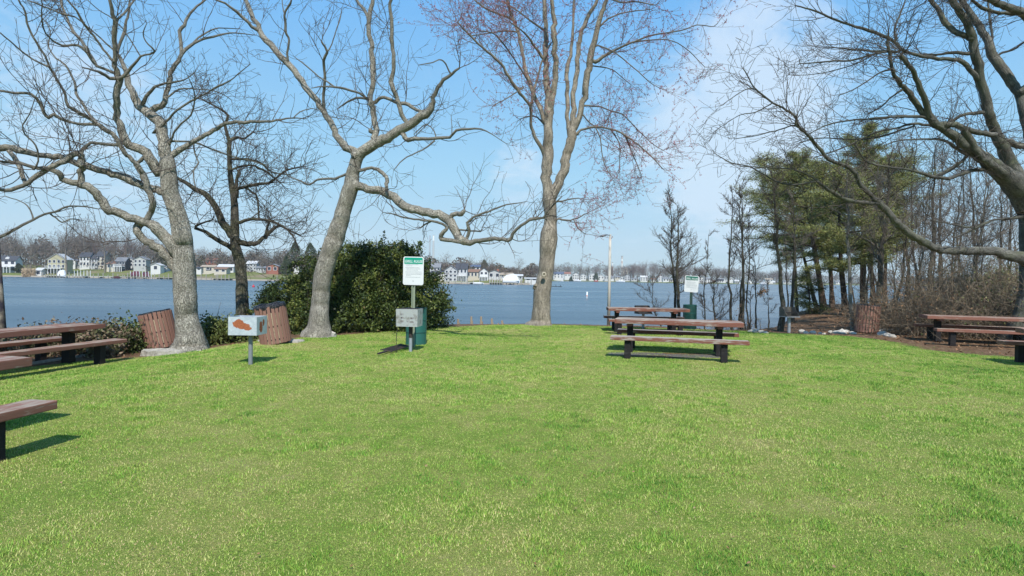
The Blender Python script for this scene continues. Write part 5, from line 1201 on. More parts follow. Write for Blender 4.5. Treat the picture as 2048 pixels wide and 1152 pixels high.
    p('pine behind the stout grey tree, its boughs hanging low', 1745, 630, 33, 300, 8, 109, -10, .30, 2.8, n=34)
    # clump of brown leaves still held over the water
    nr = np.random.RandomState(5); c = P(1527, 583, 20); a = P(1516, 590, 20)
    r = empty('dead_leaf_spray', a, 0, 'orange-brown cluster of dead leaves hanging over the water beside a thin dark sapling', 'leaves')
    t = nr.rand(150, 1); pts = t * (c - a + [.08, 0, .06]) + nr.randn(150, 3) * .045
    leaves(pts, .03, .018, M_['litter'], 'foliage', r, nr, rnd=.4 + .5 * nr.rand(150))
    g_ = Geo(); prisms(g_, [(-.12, 0, -.08, *(c - a + [.1, 0, .06]), .008, .004)], 4); g_.obj('branch', M_['twig_dark'], r)
# ------------------------------------------------------------------ the opposite shore
def colmat(name, c, rough=.8):
    k = 'c_' + name
    if k not in M_: M_[k] = mat(name, c, rough)
    return M_[k]
WALL = {'white': (.60, .60, .59), 'cream': (.52, .48, .40), 'olive': (.40, .37, .24), 'grey': (.42, .43, .42), 'brick': (.30, .12, .085), 'dark': (.055, .05, .055), 'tan': (.45, .36, .25), 'lgrey': (.45, .455, .46)}
ROOF = {'dark': (.055, .058, .07), 'brown': (.22, .13, .09), 'grey': (.20, .205, .22), 'red': (.27, .12, .09), 'tan': (.36, .29, .22), 'blue': (.085, .11, .17), 'light': (.5, .5, .5)}
def house(px0, px1, py_top, py_base, D, wall, roof, front, label, cols=3, rows=2, door=False, deck=False, chimney=False, group='houses on the opposite shore', cat='house', skirt=2.5, name='house', dormer=False, garage=False, dw='dark'):
    """px0..px1 wide, py_top ridge, py_base foot; front=True: the gable faces the water"""
    cx = (px0 + px1) / 2; b = P(cx, py_base, D); w = abs(P(px1, py_base, D)[0] - P(px0, py_base, D)[0]); H = P(cx, py_top, D)[2] - b[2]
    dep = max(4.0, w * .8) if front else max(5.0, w * .55); rh = H * (.28 if front else .30); e = H - rh; ov = .35
    t = empty(name, (b[0], b[1], b[2]), math.atan2(-b[0], b[1]) * .25, label, cat, group)
    wm = colmat('wall_' + wall, WALL[wall]); rm = colmat('roof_' + roof, ROOF[roof])
    bm = bmesh.new()
    if front: prism(bm, [(-w / 2, -skirt), (w / 2, -skirt), (w / 2, e), (0, H - .12), (-w / 2, e)], 0, dep)
    else:
        a = [bm.verts.new((-w / 2, y, z)) for y, z in ((0, -skirt), (dep, -skirt), (dep, e), (dep / 2, H - .12), (0, e))]
        c = [bm.verts.new((w / 2, y, z)) for y, z in ((0, -skirt), (dep, -skirt), (dep, e), (dep / 2, H - .12), (0, e))]
        bm.faces.new(a); bm.faces.new(c[::-1])
        for i in range(5): bm.faces.new((a[i], c[i], c[(i + 1) % 5], a[(i + 1) % 5]))
    bm_obj('walls', bm, wm, t)
    bm = bmesh.new()
    if front:
        for s in (-1, 1):
            p = [(0, H), (0, H - .14), (s * (w / 2 + ov), e - .14 - ov * rh / (w / 2)), (s * (w / 2 + ov), e - ov * rh / (w / 2))]
            prism(bm, [(x, z + .14) for x, z in p], -ov, dep + ov)
    else:
        for y0, y1 in ((dep / 2, -ov), (dep / 2, dep + ov)):
            zf = e - ov * rh / (dep / 2)
            v = [bm.verts.new(q) for q in ((-w / 2 - ov, y0, H + .02), (w / 2 + ov, y0, H + .02), (w / 2 + ov, y1, zf + .02), (-w / 2 - ov, y1, zf + .02))]
            u = [bm.verts.new((q.co.x, q.co.y, q.co.z + .16)) for q in v]
            bm.faces.new(v); bm.faces.new(u[::-1])
            for i in range(4): bm.faces.new((v[i], u[i], u[(i + 1) % 4], v[(i + 1) % 4]))
    ro = bm_obj('roof', bm, rm, t)
    if chimney:
        bm = bmesh.new(); box(bm, (w * .28, dep * .45, H * .9), (.9, .9, H * .45)); bm_obj('chimney', bm, colmat('wall_brick', WALL['brick']), ro)
    wmat = M_['dark_glass']; fm = M_['white']
    for r in range(rows):
        for c in range(cols):
            x = -w / 2 + w * (c + .5) / cols; z = e * (r + .55) / rows; ww = min(1.3, w / cols * .5); wh = min(1.5, e / rows * .55)
            if door and r == 0 and c == cols // 2: z = wh * .9; wh *= 1.25
            bm = bmesh.new(); box(bm, (x, -.03, z), (ww, .06, wh)); o = bm_obj('door' if (door and r == 0 and c == cols // 2) else 'window', bm, wmat, t)
            if D < 300 and wall not in ('white',):
                bm = bmesh.new()
                for s in (-1, 1): box(bm, (x + s * (ww / 2 + .06), -.05, z), (.12, .09, wh + .24)); box(bm, (x, -.05, z + s * (wh / 2 + .06)), (ww - .002, .09, .12))
                bm_obj('window_frame', bm, fm, o)
    if garage:
        bm = bmesh.new(); box(bm, (w * .05, -.04, e * .35), (w * .4, .08, e * .7)); bm_obj('garage_door', bm, M_['dark_glass'], t)
    if deck:
        bm = bmesh.new(); z = e * .36; box(bm, (0, -1.6, z), (w * .9, 3.0, .22))
        for i in range(6): box(bm, (-w * .43 + i * w * .172, -3.0, z / 2 - .6), (.2, .2, z + 1.0))
        for i in range(18): box(bm, (-w * .44 + i * w * .0517, -3.05, z + .55), (.08, .06, .9))
        box(bm, (0, -3.05, z + 1.05), (w * .9, .12, .1)); bm_obj('deck', bm, fm, t)
    if dormer:
        bm = bmesh.new(); prism(bm, [(-w * .1, e), (w * .1, e), (w * .1, e + rh * .55), (0, e + rh * .85), (-w * .1, e + rh * .55)], dep * .12, dep * .45); bm_obj('dormer', bm, wm, t)
    return t

def far_tree_mesh(seed, H=17.0, ev=False):
    rg = random.Random(seed); nr = np.random.RandomState(seed); segs = []; tips = []
    k = 8; x = y = 0.0
    r0 = .32; pz = 0; fork = H * rg.uniform(.25, .45)
    P0 = [(0, 0, -1.0)]
    for i in range(k): x += nr.randn() * .15; y += nr.randn() * .15; P0.append((x, y, H * .92 * (i + 1) / k))
    P0 = np.array(P0); rad = r0 * np.linspace(1, .15, k + 1)
    tr = [(*P0[i], *P0[i + 1], rad[i], rad[i + 1]) for i in range(k)]
    n = 16
    for i in range(n):
        t = .28 + .7 * (i + rg.random()) / n; z = H * .92 * t; px = np.interp(z, P0[:, 2], P0[:, 0]); py = np.interp(z, P0[:, 2], P0[:, 1])
        an = rg.uniform(0, 6.283); el = rg.uniform(.35, 1.2); L = H * .42 * (1.15 - t) * rg.uniform(.7, 1.2) + 1
        d = nrm(math.cos(an) * math.cos(el), math.sin(an) * math.cos(el), math.sin(el))
        twig(segs, tips, (px, py, z), d, L, .13 * (1.2 - t), 3, rg, .10, .22, .040, 1.1, .85, .55)
    return tr, segs

def build_far():
    M_['dark_glass'] = mat('dark_window_glass', (.035, .04, .06), .25, spec=.5)
    far_trunk = mat('far_trunk', (.20, .175, .145), .9); M_['far_trunk'] = far_trunk
    tw = mat('far_twigs', (.165, .135, .115), .95); g = N(tw)
    oi = g.new('ShaderNodeObjectInfo')
    tw2 = leafy('wood_twigs', [(.17, .14, .12), (.15, .12, .105), (.20, .165, .13), (.20, .13, .115), (.12, .12, .08)], .95, .05)
    protos = [far_tree_mesh(s, 17 + (s % 3)) for s in range(200, 207)]
    meshes = []
    for tr, sg in protos:
        a = Geo(); prisms(a, tr, 6); b = Geo(); prisms(b, sg, 3); meshes.append((a.mesh('trunk', far_trunk), b.mesh('crown', tw)))
    rg = random.Random(77)
    def ftree(px, top_py, D, lab, k=0, wscale=1.0, name='bare_tree', group='tall bare trees on the opposite shore'):
        z = far_z(px, D); b = P(px, 560, D); H = P(px, top_py, D)[2] - z
        t = empty(name, (b[0], b[1], z), rg.uniform(0, 6), lab, 'tree', group); a, c = meshes[k % 7]; s = H / 17.5
        t.scale = (s * wscale, s * wscale, s)
        link('trunk', a, t); link('crown', c, t)
    big = [(18, 462, 275, 'leftmost big spreading bare tree above the dark-roofed house'), (30, 455, 300, 'bare tree just right of the leftmost one on the far shore, slightly taller'),
           (133, 447, 262, 'tall bare tree beside the olive three-storey house'), (170, 440, 290, 'tall bare tree behind the left end of the long white house'), (181, 452, 300, 'second tall bare tree behind the long white house'), (210, 441, 266, 'tall straight-trunked tree right of the long white house'),
           (252, 452, 290, 'bare tree with a slim crown above the dark porch house'), (62, 470, 285, 'reddish bare tree between the left far houses'), (90, 468, 292, 'bare tree left of the olive house roof'), (228, 470, 285, 'bare tree behind the brown-roofed small house'),
           (285, 468, 290, 'bare tree behind the grey-green gabled house'), (310, 478, 285, 'bare tree behind the little white boathouse'), (345, 480, 300, 'bare tree on the far shore just left of the tall oak trunk'),
           (408, 498, 300, 'bare tree behind the low brown-roofed garage'), (430, 503, 305, 'bare tree near the brick house on the far shore'), (525, 497, 262, 'bare tree over the grassy bank left of the holly'), (500, 500, 290, 'bare tree behind the dark burl trunk'), (560, 498, 290, 'bare tree on the far shore left of the holly'),
           (880, 515, 285, 'bare tree right behind the first rules sign'), (893, 506, 300, 'thin-topped bare tree behind the big grey lakeside house'), (938, 514, 290, 'thin bare tree behind the dark roof of the grey house'), (970, 512, 275, 'broad bare tree, first of the clump right of the grey house'), (982, 511, 280, 'second broad bare tree of the clump right of the grey house'),
           (1037, 516, 262, 'lone spreading bare tree left of the maple trunk on the far shore'), (1060, 532, 290, 'small bare tree right behind the maple trunk'), (900, 540, 240, 'tiny bare tree in front of the grey lakeside house'), (870, 540, 245, 'tiny bare tree in the yard left of the grey house'), (1012, 540, 250, 'small bare tree behind the white covered boat')]
    for i, (px, tp, D, lab) in enumerate(big): ftree(px, tp, D, lab, i, 1.0 if i != 5 else .9)
    # woods: one mass
    V = []; F = []; RN = []; n0 = 0
    tv = [(np.concatenate(q.V), np.concatenate([f for v in q.F.values() for f in v])) for q in []]
    arr = []
    for tr, sg in protos:
        a = Geo(); prisms(a, tr, 3); prisms(a, [s for s in sg], 3); arr.append((np.concatenate(a.V), np.concatenate(a.F[4])))
    nr = np.random.RandomState(9)
    spots = []
    for _ in range(330):
        px = rg.uniform(-420, 860); D = shore_d(px) + rg.uniform(42, 150)
        tp = np.interp(px, [-400, 0, 60, 150, 250, 340, 420, 520, 640, 700, 860], [470, 474, 484, 474, 478, 488, 508, 506, 512, 518, 528]); spots.append((px, tp + rg.uniform(-6, 12), D))
    for _ in range(110):
        px = rg.uniform(820, 1063); D = shore_d(px) + rg.uniform(38, 150)
        tp = np.interp(px, [820, 870, 950, 1000, 1063], [528, 527, 528, 537, 541]); spots.append((px, tp + rg.uniform(-5, 8), D))
    for _ in range(520):
        px = rg.uniform(1060, 2500); D = shore_d(px) + rg.uniform(30, 160)
        tp = np.interp(px, [1060, 1100, 1200, 1290, 1400, 1500, 1600, 1700, 1800, 2000, 2100, 2500], [536, 529, 532, 527, 536, 541, 545, 552, 555, 557, 560, 567]); spots.append((px, tp + rg.uniform(-2.5, 4), D))
    for px, tp, D in spots:
        v, f = arr[rg.randrange(7)]; z = far_z(px, D); b = P(px, 560, D); H = P(px, tp, D)[2] - z
        s = max(H, 5) / 17.5; sw = max(s, .75) * rg.uniform(.9, 1.25); a = rg.uniform(0, 6.283)
        ca, sa = math.cos(a), math.sin(a); q = np.empty_like(v)
        q[:, 0] = (v[:, 0] * ca - v[:, 1] * sa) * sw + b[0]; q[:, 1] = (v[:, 0] * sa + v[:, 1] * ca) * sw + b[1]; q[:, 2] = v[:, 2] * s + z
        V.append(q); F.append(f + n0); n0 += len(q); RN.append(np.full(len(q), rg.random()))
    me = mesh_np('far_woods', np.concatenate(V), [np.concatenate(F)], tw2, None, False, {'rnd': np.concatenate(RN)})
    tag(link('far_woods', me), 'brown leafless woods massed behind the houses on the opposite shore', 'woods', kind='stuff')
    # undergrowth and low hill brush behind the houses (closes the gaps between trunks)
    n = 90000; px = np.r_[nr.rand(n // 2) * 1500 - 430, 1060 + nr.rand(n - n // 2) * 1400]; off = 26 + nr.rand(n) * 90
    D = np.array([shore_d(p) for p in px]) + off
    hp = np.interp(px, [-400, 0, 340, 700, 1060, 1092, 1300, 2400], [11, 11, 9, 7, 6, 14, 14, 8])
    pts = np.array([P(a, 560, d) for a, d in zip(px, D)]); pts[:, 2] = [far_z(a, d) for a, d in zip(px, D)] + nr.rand(n) ** 1.3 * hp * (1 + .35 * np.sin(px * .09) + .25 * np.sin(px * .023))
    o = leaves(pts, .75, .22, leafy('far_brush', [(.11, .09, .08), (.145, .115, .10), (.11, .105, .07), (.17, .13, .11)], .95, .05), 'far_brush', None, nr)
    tag(o, 'brown scrub and understorey between the houses of the opposite shore', 'undergrowth', kind='stuff')
    # evergreens over there
    def ever(px, tp, D, w, lab, seed, dens=2600):
        z = far_z(px, D); b = P(px, 560, D); H = P(px, tp, D)[2] - z; nr = np.random.RandomState(seed)
        t = empty('evergreen_tree', (b[0], b[1], z), 0, lab, 'tree', 'evergreens on the opposite shore')
        bm = bmesh.new(); cyl(bm, (0, 0, -1), (0, 0, H * .8), .25, .08, 7); bm_obj('trunk', bm, far_trunk, t)
        u = nr.rand(dens) ** .8; an = nr.rand(dens) * 6.283; rr = w * (1 - u) ** .7 * (.55 + .45 * nr.rand(dens)) * (1 + .22 * np.sin(an * 3 + u * 9)); rr *= np.minimum(1, u * 5 + .4)
        c = np.stack([np.cos(an) * rr, np.sin(an) * rr, .4 + u * (H - .4)], 1)
        leaves(c, .42, .16, M_['needle_far'], 'foliage', t, nr)
    for i, (px, tp, D, w, lab) in enumerate([(322, 490, 292, 4, 'dark evergreen behind the little white boathouse'), (338, 505, 280, 3.5, 'rounded evergreen partly behind the tall oak trunk'), (590, 484, 285, 6, 'broad evergreen on the far shore left of the leaning oak'), (620, 486, 290, 6, 'tall evergreen seen just left of the leaning oak trunk'), (572, 512, 262, 3, 'small olive evergreen above the far grassy bank'), (500, 515, 300, 5, 'olive evergreen behind the white houses left of the holly'), (405, 512, 305, 5, 'evergreen behind the low brown-roofed garage'), (37, 528, 270, 2.6, 'dark round shrub-like evergreen beside the dark-roofed house'), (1192, 545, 640, 4, 'dark evergreen among the white houses left of the lamp post'), (1142, 553, 625, 3, 'small dark evergreen left of the white three-storey house'), (968, 520, 300, 4, 'evergreen behind the clump right of the grey house')]): ever(px, tp, D, w, lab, 300 + i)
    h = house
    h(-4, 29, 512, 541, 268, 'white', 'dark', False, 'white two-storey house with a big dark roof and dark porch at the far left', 3, 2, deck=True, dormer=True)
    h(97, 129, 507.5, 547, 262, 'olive', 'light', True, 'olive-tan three-storey gabled house with white balcony over the water', 4, 3, deck=True)
    h(138, 150, 518, 530, 282, 'white', 'grey', True, 'small white gabled house right of the olive house', 1, 2)
    h(149, 162, 519, 530, 284, 'lgrey', 'dark', False, 'pale low wing house between the small white gable and the long white house', 3, 1)
    h(160, 178, 505, 533, 280, 'white', 'dark', False, 'left part of the long white two-storey row with dark roof', 3, 2, group='long two-storey row on the far shore')
    h(178, 194, 510, 534, 281, 'lgrey', 'dark', False, 'middle part of the long two-storey row, light grey', 3, 2, group='long two-storey row on the far shore')
    h(194, 209, 503, 533, 282, 'cream', 'dark', False, 'right, cream end of the long two-storey row', 2, 2, group='long two-storey row on the far shore')
    h(214, 228, 524, 537, 270, 'cream', 'brown', False, 'small cream cottage with a brown roof and chimney beside the tall straight tree', 2, 1, chimney=True)
    h(232, 250, 515, 539, 272, 'dark', 'grey', False, 'dark house with white porch posts on the far shore', 3, 2, deck=True)
    h(249, 266, 514, 533, 280, 'white', 'grey', True, 'white house peeking right of the dark porch house', 2, 2)
    h(268, 291, 513, 534, 274, 'grey', 'grey', True, 'grey-green gabled house with a row of windows', 3, 2, deck=False)
    h(302, 320, 526.5, 540, 262, 'white', 'light', True, 'little bright white boathouse with a dark doorway', 1, 1, door=True, name='boathouse', cat='boathouse')
    h(323, 334, 532, 540, 268, 'lgrey', 'grey', True, 'tiny grey shed right of the white boathouse', 1, 1, name='shed', cat='shed')
    h(393, 402, 534, 541, 262, 'white', 'dark', False, 'tiny white shed left of the low garage', 1, 1, name='shed', cat='shed')
    h(403, 429, 530.5, 541, 264, 'cream', 'tan', False, 'low cream garage with a tan roof and dark door', 1, 1, garage=True)
    h(412, 433, 516, 529, 300, 'brick', 'red', False, 'red brick house half hidden in the trees above the low garage', 3, 1)
    h(429, 452, 535, 545, 258, 'cream', 'brown', False, 'low cream building with a brown roof beside the dark burl trunk', 2, 1)
    h(436, 466, 529, 544, 266, 'white', 'light', False, 'white low house with a pale roof behind the brown-roofed building', 4, 1)
    h(494, 512, 522, 540, 272, 'lgrey', 'light', False, 'pale house just right of the dark burl trunk', 3, 2)
    h(512, 531, 533, 543, 268, 'grey', 'grey', False, 'long low grey house left of the brick one', 4, 1)
    h(533, 556, 528, 543, 264, 'brick', 'grey', True, 'red brick gabled house left of the holly', 2, 1)
    h(582, 598, 528, 540, 266, 'white', 'grey', True, 'white house glimpsed through the top of the holly', 2, 2)
    h(860, 880, 527, 552, 252, 'lgrey', 'grey', False, 'pale two-storey house right beside the first rules sign', 3, 2)
    h(862, 889, 543, 552, 244, 'white', 'dark', False, 'long white garage left of the big grey house', 1, 1)
    h(889, 914, 531, 563, 238, 'lgrey', 'grey', True, 'big pale grey gabled lakeside house with white deck', 3, 3, deck=False)
    h(912, 934, 527, 560, 242, 'lgrey', 'dark', False, 'dark-roofed wing of the big grey lakeside house with raised deck and stairs', 3, 2, deck=True)
    h(934, 962, 539, 555, 250, 'cream', 'brown', False, 'low house with a long brown roof right of the big grey one', 4, 1, deck=False)
    h(942, 960, 530, 542, 270, 'white', 'blue', False, 'white house with a bluish roof behind the brown-roofed one', 2, 1)
    h(959, 976, 536, 560, 248, 'white', 'dark', True, 'white gabled house with balcony left of the brick chimney', 2, 2, deck=True)
    h(976, 1001, 540, 557, 252, 'lgrey', 'grey', True, 'pale gabled house with a broad brick chimney', 2, 1, chimney=True)
    h(1001, 1025, 546, 558, 250, 'cream', 'tan', False, 'low cream house behind the white covered boat', 3, 1)
    h(1028, 1045, 549, 559, 256, 'grey', 'light', False, 'small grey cottage right of the low cream house', 2, 1)
    h(1050, 1075, 556, 561, 245, 'white', 'light', False, 'low white shed left of the maple trunk at the water', 2, 1, name='shed', cat='shed')
    G = 'small white houses on the distant shore'
    far = [(1107, 1127, 544, 556, 'white', 'blue', 0, 'white house with a blue roof right of the maple trunk'), (1129, 1141, 544.5, 554, 'white', 'red', 0, 'white house with a red roof among the distant white houses'),
           (1145, 1158, 545.5, 559, 'white', 'grey', 1, 'white three-level gabled house with balconies'), (1161, 1172, 548, 559, 'white', 'grey', 1, 'small white gabled cottage over a low dark building'), (1178, 1194, 547, 559.5, 'white', 'light', 1, 'widest white gabled house left of the lamp post'),
           (1196, 1208, 550, 558.5, 'white', 'light', 1, 'low white gabled house left of the lamp post'), (1209, 1217, 551, 559, 'lgrey', 'grey', 1, 'pale gabled house touching the lamp post'), (1221, 1228, 553, 559.5, 'white', 'grey', 0, 'small white house just right of the lamp post'),
           (1230, 1240, 552, 558, 'cream', 'grey', 0, 'cream low house right of the lamp post'), (1241, 1248, 553, 559.5, 'white', 'grey', 1, 'narrow white house left of the grey-gabled one'), (1249, 1260, 549, 561, 'lgrey', 'dark', 1, 'grey house with a dark gable near the distant church'),
           (1262, 1274, 556, 561, 'grey', 'grey', 0, 'low grey row house behind the far waterfront'), (1281, 1295, 551.5, 562, 'white', 'light', 0, 'bright white house standing apart left of the twin young trees'), (1302, 1312, 557, 562, 'grey', 'brown', 0, 'small brownish cottage left of the twin young trees'),
           (1317, 1326, 551, 562, 'white', 'red', 1, 'white gabled house left of the twin young trees stems'), (1326, 1338, 555, 563, 'white', 'grey', 0, 'white long house behind the twin stems'), (1340, 1350, 557, 564, 'cream', 'grey', 0, 'cream house behind the twin stems'), (1358, 1366, 558, 565, 'white', 'light', 1, 'white house just left of the second rules sign'),
           (1398, 1408, 554, 566, 'white', 'light', 1, 'white gabled house just right of the second rules sign'), (1410, 1424, 555.5, 566, 'white', 'grey', 0, 'long white house in the gap right of the second rules sign'), (1416, 1430, 561, 568, 'cream', 'brown', 0, 'cream boathouse below the long white house'), (1434, 1447, 558, 568, 'white', 'dark', 0, 'white house with a dark roof behind the bushy sapling'),
           (1438, 1450, 556, 562, 'white', 'light', 1, 'white upper house behind the bushy sapling'), (1450, 1462, 560, 568, 'white', 'light', 1, 'white gabled boathouse left of the four dark stems'), (1459, 1466, 554, 561, 'white', 'grey', 1, 'little white house at the first dark stem'), (1470, 1478, 560, 568, 'white', 'light', 0, 'white house between the first two dark stems'),
           (1483, 1488, 560, 568, 'lgrey', 'grey', 0, 'pale house slot between the dark stems'), (1496, 1508, 561, 569, 'white', 'light', 1, 'white gabled boathouse right of the four dark stems'), (1503, 1516, 563, 570, 'white', 'grey', 0, 'white low house left of the leaf cluster'), (1520, 1528, 565, 570, 'white', 'light', 1, 'small white boathouse above the leaf cluster'),
           (1531, 1545, 557, 563, 'white', 'tan', 0, 'white house on the rise above the far marina'), (1541, 1550, 562, 570, 'white', 'light', 0, 'bright white marina building left of the dark straight trunk'), (1567, 1584, 561, 566, 'lgrey', 'grey', 0, 'long pale building between the two dark trunks'), (1590, 1612, 560, 565, 'white', 'light', 0, 'long white building right of the trunk behind the sooty grill'),
           (1625, 1640, 562, 567, 'white', 'grey', 0, 'distant white building left of the leaning pine'), (1672, 1682, 562, 568, 'white', 'grey', 0, 'distant white house between the pine trunks'), (1785, 1800, 563, 569, 'white', 'light', 0, 'distant white house seen through the brush')]
    for i, (a, b_, tp, bs, w, r_, fr, lab) in enumerate(far):
        D = shore_d((a + b_) / 2) + (16 if bs > 556 or a < 1300 else 30) + (i % 3) * 3
        h(a, b_, tp, bs, D, w, r_, bool(fr), lab, 2 if b_ - a < 13 else 3, 1 if bs - tp < 10 else 2, group=G, skirt=3.5)
    # stacks and towers far inland
    def stack(px, tp, bp, D, r, bands, lab, name='smokestack', cat='smokestack'):
        b = P(px, bp, D); zt = P(px, tp, D)[2]; t = empty(name, (b[0], b[1], b[2] - 10), 0, lab, cat, 'stacks and towers on the skyline'); H = zt - b[2] + 10; z = 0
        for i, (f, c) in enumerate(bands):
            bm = bmesh.new(); cyl(bm, (0, 0, z), (0, 0, z + H * f), r * (1 - .25 * z / H), r * (1 - .25 * (z / H + f)), 18); z += H * f + .01
            bm_obj('band' if i else 'shaft', bm, colmat('stack_' + str(c), c), t)
        bm = bmesh.new(); cyl(bm, (0, 0, H), (0, 0, H + 1.5), r * .8, n=18); bm_obj('rim', bm, colmat('stack_rim', (.2, .2, .2)), t)
    stack(859, 472, 540, 2600, 4.6, [(.55, (.16, .17, .20)), (.45, (.34, .36, .40))], 'left grey power plant stack right of the first rules sign')
    stack(866.3, 471, 540, 2600, 5.4, [(.86, (.40, .39, .38)), (.14, (.8, .8, .8))], 'right, whiter power plant stack')
    stack(1243.4, 513, 555, 1500, 3.2, [(.72, (.62, .60, .58)), (.10, (.5, .40, .36)), (.08, (.70, .70, .70)), (.10, (.45, .41, .39))], 'pale banded tower on the skyline right of the lamp post')
    stack(1224.5, 526, 555, 1300, 2.0, [(.8, (.34, .15, .11)), (.2, (.72, .72, .75))], 'short brick tower with a pale cap right of the lamp post', 'brick_tower', 'tower')
    h(1246, 1256, 534, 548, 760, 'cream', 'grey', True, 'large pale building rising above the trees right of the banded tower', 1, 2, name='hall', cat='building', group='stacks and towers on the skyline')
    # steam
    m = bpy.data.materials.new('steam'); m.use_nodes = True; nt = m.node_tree; nt.nodes.remove(nt.nodes['Principled BSDF'])
    pv = nt.nodes.new('ShaderNodeVolumePrincipled'); pv.inputs['Color'].default_value = (1, 1, 1, 1); pv.inputs['Density'].default_value = .05; nt.links.new(pv.outputs[0], nt.nodes['Material Output'].inputs['Volume'])
    bm = bmesh.new(); c = P(849, 500, 2600); rg2 = random.Random(3)
    for i in range(9):
        q = P(848.5 + rg2.uniform(-1.5, 1.5) + i * .35, 509 - i * 4, 2600)
        bmesh.ops.create_icosphere(bm, subdivisions=2, radius=5.5 + rg2.uniform(-1, 2), matrix=Matrix.Translation(Vector(q)))
    tag(bm_obj('steam', bm, m, None, smooth=True), 'white steam plume rising left of the power plant stacks', 'steam', kind='stuff')

    # bulkhead along the near far-shore, docks, boats
    wm = colmat('weathered_dock', (.30, .27, .23)); pl = colmat('piling_grey', (.34, .31, .27))
    g_ = Geo(); pxs = list(range(-380, 1066, 10)); segs = []
    Vv = []; 
    for p in pxs:
        D = shore_d(p) - .6 + 1.6 * math.sin(p * .05) + 1.0 * math.sin(p * .17); q = P(p, 560, D)
        Vv += [(q[0], q[1], WZ - .6), (q[0], q[1], WZ + .55), (q[0], q[1] + .5, WZ + .55), (q[0], q[1] + .5, WZ - .6)]
    n = len(pxs); Ff = []
    for i in range(n - 1):
        for k in range(3): Ff.append((i * 4 + k, i * 4 + 4 + k, i * 4 + 5 + k, i * 4 + 1 + k))
    o = link('bulkhead', mesh_np('bulkhead', Vv, np.array(Ff), wm), None); tag(o, 'long low timber bulkhead along the opposite shoreline', 'bulkhead')
    def dock(px0, px1, out, lab, piles=6, roof=False, white=False):
        D = shore_d((px0 + px1) / 2); a = P(px0, 560, D - .5); b = P(px1, 560, D - .5); w = b[0] - a[0]
        t = empty('dock', (a[0] + w / 2, a[1], WZ), 0, lab, 'dock', 'docks on the opposite shore')
        bm = bmesh.new(); box(bm, (0, -out / 2, .75), (w, out, .18)); bm_obj('deck', bm, colmat('dock_white', (.55, .54, .5)) if white else wm, t)
        for i in range(piles):
            bm = bmesh.new(); x = -w / 2 + w * i / max(1, piles - 1); hh = 2.0 + .5 * math.sin(i * 2.3 + px0); cyl(bm, (x, -out - .1, -1), (x, -out - .1, hh), .17, n=8); bm_obj('piling', bm, pl, t)
            if roof: bm = bmesh.new(); cyl(bm, (x, -.4, 0), (x, -.4, 3.2), .12, n=6); bm_obj('piling', bm, M_['white'], t)
        return t
    dock(97, 130, 3, 'white-railed dock below the olive house', 7, white=True); dock(150, 182, 5, 'dock with pale boat lift posts left of the tall straight tree', 6, True, True)
    dock(184, 262, 2, 'long low dock with white floats along the left far shore', 9, white=True); dock(262, 304, 4, 'dock holding the maroon boats', 8, True); dock(306, 352, 2, 'low plain dock left of the tall oak trunk', 6)
    dock(400, 450, 3, 'dock below the low cream garage', 6); dock(448, 470, 5, 'dock with an orange cabin left of the dark burl trunk', 4); dock(560, 600, 3, 'dock nearly hidden by the holly', 4)
    dock(900, 960, 2.5, 'low dock in front of the big grey house', 6, white=True); dock(980, 1005, 5, 'dark dock left of the white covered boat', 6, True); dock(1006, 1042, 4, 'dock with the lift under the white covered boat', 6); dock(1043, 1062, 3, 'small dock at the tip left of the maple', 4)
    def boat(px0, px1, D, zb, hull, cover, lab, cab=True, hh=1.0, ch=1.4, name='boat', cov=False, vis=.35):
        a = P(px0, 560, D); b = P(px1, 560, D); L = b[0] - a[0]; W_ = L * .28
        t = empty(name, ((a[0] + b[0]) / 2, D, WZ + zb), 0, lab, 'boat', 'boats along the opposite shore')
        bm = bmesh.new(); k = 12; rows = []
        for i in range(k + 1):
            u = i / k; x = -L / 2 + L * u; hw = W_ / 2 * (1 - max(0, (u - .45) / .55) ** 2.2) + .02; sh = hh * (1 + .35 * max(0, u - .4))
            rows.append([bm.verts.new(q) for q in ((x, -hw, sh), (x, -hw * .8, hh * .25), (x, 0, 0), (x, hw * .8, hh * .25), (x, hw, sh))])
        for i in range(k):
            for j in range(4): bm.faces.new((rows[i][j], rows[i + 1][j], rows[i + 1][j + 1], rows[i][j + 1]))
            bm.faces.new((rows[i][0], rows[i][4], rows[i + 1][4], rows[i + 1][0]))
        bm.faces.new(rows[0]); bm_obj('hull', bm, colmat('hull_' + str(hull), hull, .4), t, smooth=False)
        bm = bmesh.new()
        if cov: prism(bm, [(-L * .5, hh * .8), (L * .46, hh * .9), (L * .32, hh + ch * .75), (L * .12, hh + ch), (-L * .30, hh + ch * .8), (-L * .5, hh + ch * .3)], -W_ * .42, W_ * .42); bm_obj('cover', bm, colmat('cover_' + str(cover), cover), t, .1)
        else:
            prism(bm, [(-L * .18, hh), (L * .22, hh), (L * .10, hh + ch), (-L * .18, hh + ch)], -W_ * .3, W_ * .3); o = bm_obj('cabin', bm, colmat('cover_' + str(cover), cover), t, .05)
            bm = bmesh.new(); box(bm, (-L * .02, -W_ * .3 - .03, hh + ch * .6), (L * .2, .05, ch * .35)); bm_obj('window', bm, M_['dark_glass'], o)
        return t
    wt = (.80, .81, .83); mar = (.14, .03, .05)
    boat(116, 132, 251, .3, wt, wt, 'white covered boat on the dock below the olive house', cov=True, ch=2.2, hh=.9)
    boat(263, 281, 249, .9, mar, mar, 'left maroon covered boat on a lift', cov=True, ch=1.3, hh=1.1); boat(285, 299, 251, .9, mar, (.10, .03, .06), 'right, darker maroon covered boat on a lift', cov=True, ch=1.1, hh=1.1)
